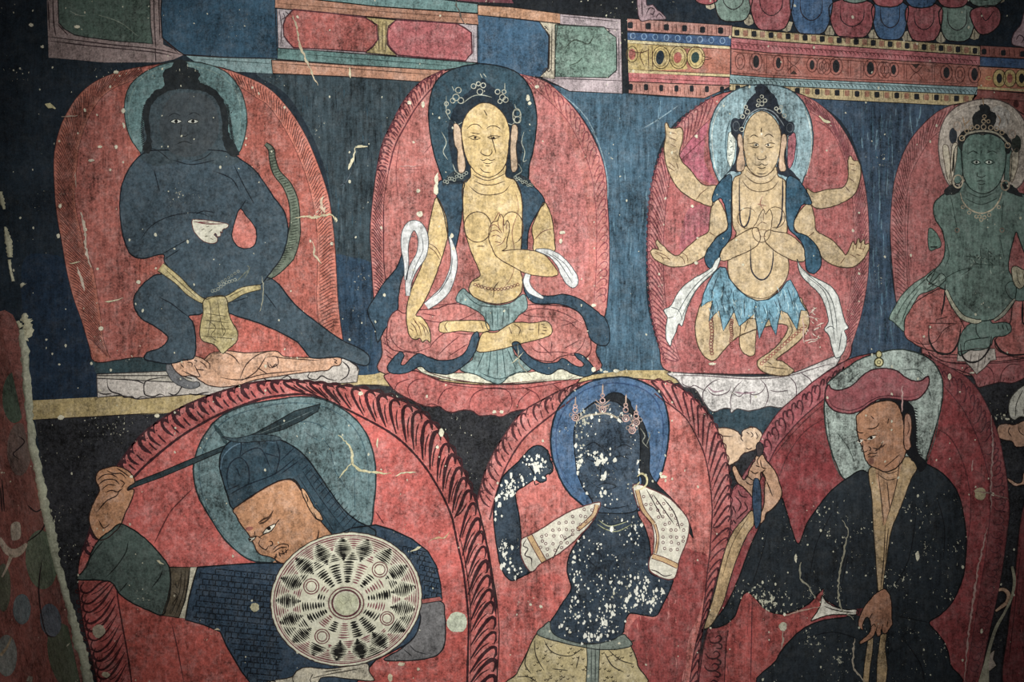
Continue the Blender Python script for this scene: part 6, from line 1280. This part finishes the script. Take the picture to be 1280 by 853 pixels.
def spot(x, y, rx, ry, color='#b9bfa2', label=None):
    p = Part('bare_spot', WB, 24, color, .0, .05, .7, label=label)
    P = [(x+rx*random.uniform(.86, 1.12)*math.cos(a), y+ry*random.uniform(.86, 1.12)*math.sin(a)) for a in [i*math.pi/6 for i in range(12)]]
    p.fill(P, wob=.4); p.done()
spot(572, 777, 13, 13, '#b9c2aa', 'large round bare spot right of the shield'); spot(978, 783, 5, 6, '#b5b29a'); spot(1224, 617, 7, 8.5, '#a39672', 'round ochre spot in the right border of the teacher aureole'); spot(319, 759, 6, 5.5, '#bdb992')
spot(124, 789, 8, 8, '#a39a84'); spot(133, 843, 5, 3.5, '#b8ae90'); spot(502, 830, 4, 2.5, '#c9bd9c'); spot(488, 847, 3, 5, '#c9bd9c'); spot(523, 836, 2, 2, '#c9bd9c'); spot(272, 788, 3.2, 2.6, '#c8bd98')
for x, y, rx, ry in ((552,541,3,5),(529,131,2,4),(512,129,2.5,2.5),(545,238,3,6),(523,239,2.5,2.5),(525,268,4,3.5),(703,291,4,2),(701,302,2,3),(671,109,3,2),(660,123,2.5,4),(662,130,2,2.5),(870,171,2,2),(451,492,3,2.5),(547,559,2,2),(481,369,2,2),(838,167,1,2),(565,295,2,3),(567,311,1.5,2),
                   (618,515,2.5,2),(627,515,2.5,2),(742,462,3,3),(742,382,3,2),(870,329,2.5,2),(865,258,2,2),(829,596,5,2),(826,592,2,2),(890,455,5,1.5),(757,465,3,1.5),(770,464,4,2),(415,305,2,2),(197,520,3,2.5),(77,522,4,3),(165,596,2,2),(126,488,2,1),(108,287,2,2),(127,411,3,2.5),(174,353,2.5,2.5),(76,258,2,3),(74,295,2,3),
                   (146,91,3,2),(155,139,2.5,3),(156,158,1.5,3),(126,184,3,1.5),(146,184,2,2.5),(115,201,4,1.5),(97,34,4,2),(40,32,3,2),(54,59,2,2),(1226,789,1.5,3),(1199,490,1,1),(1258,524,3,1.2),(1254,519,1.5,1.5),(1186,471,2,4),(1214,466,3,1.2),(1240,618,2,2),(1146,695,2.5,6),(980,768,2,2),(994,698,1.5,5),(712,790,2,1.5),(774,804,2,1.5),(676,758,2,2)):
    spot(x, y, rx, ry, '#cfccb2')

# ================================================================ light and camera
def lamp(name, loc, tgt, size_deg, power, radius=.12, blend=1.0, color=(1, .97, .92)):
    l = bpy.data.lights.new(name, 'SPOT'); l.energy = power; l.spot_size = math.radians(size_deg); l.spot_blend = blend
    l.shadow_soft_size = radius; l.color = color
    o = bpy.data.objects.new(name, l); COL.objects.link(o); o.location = loc
    o.rotation_euler = (Vector(tgt)-Vector(loc)).to_track_quat('-Z', 'Y').to_euler(); return o
lamp('torch_lamp', (.0, -2.9, 2.05), (-.01, 0, 1.73), 56, 440)
w = bpy.data.worlds.new('dim_room'); SC.world = w; w.use_nodes = True
w.node_tree.nodes['Background'].inputs[0].default_value = (1, .97, .93, 1); w.node_tree.nodes['Background'].inputs[1].default_value = .24
cam = bpy.data.cameras.new('camera'); cam.sensor_width = 36; cam.lens = 36*3.0/2.56; cam.clip_start = .05
co = bpy.data.objects.new('camera', cam); COL.objects.link(co); co.location = CAM; co.rotation_euler = (math.radians(90), 0, 0)
SC.camera = co
SC.view_settings.view_transform = 'Standard'; SC.view_settings.look = 'None'; SC.view_settings.gamma = 1; SC.view_settings.exposure = 0
SC.view_settings.use_curve_mapping = False
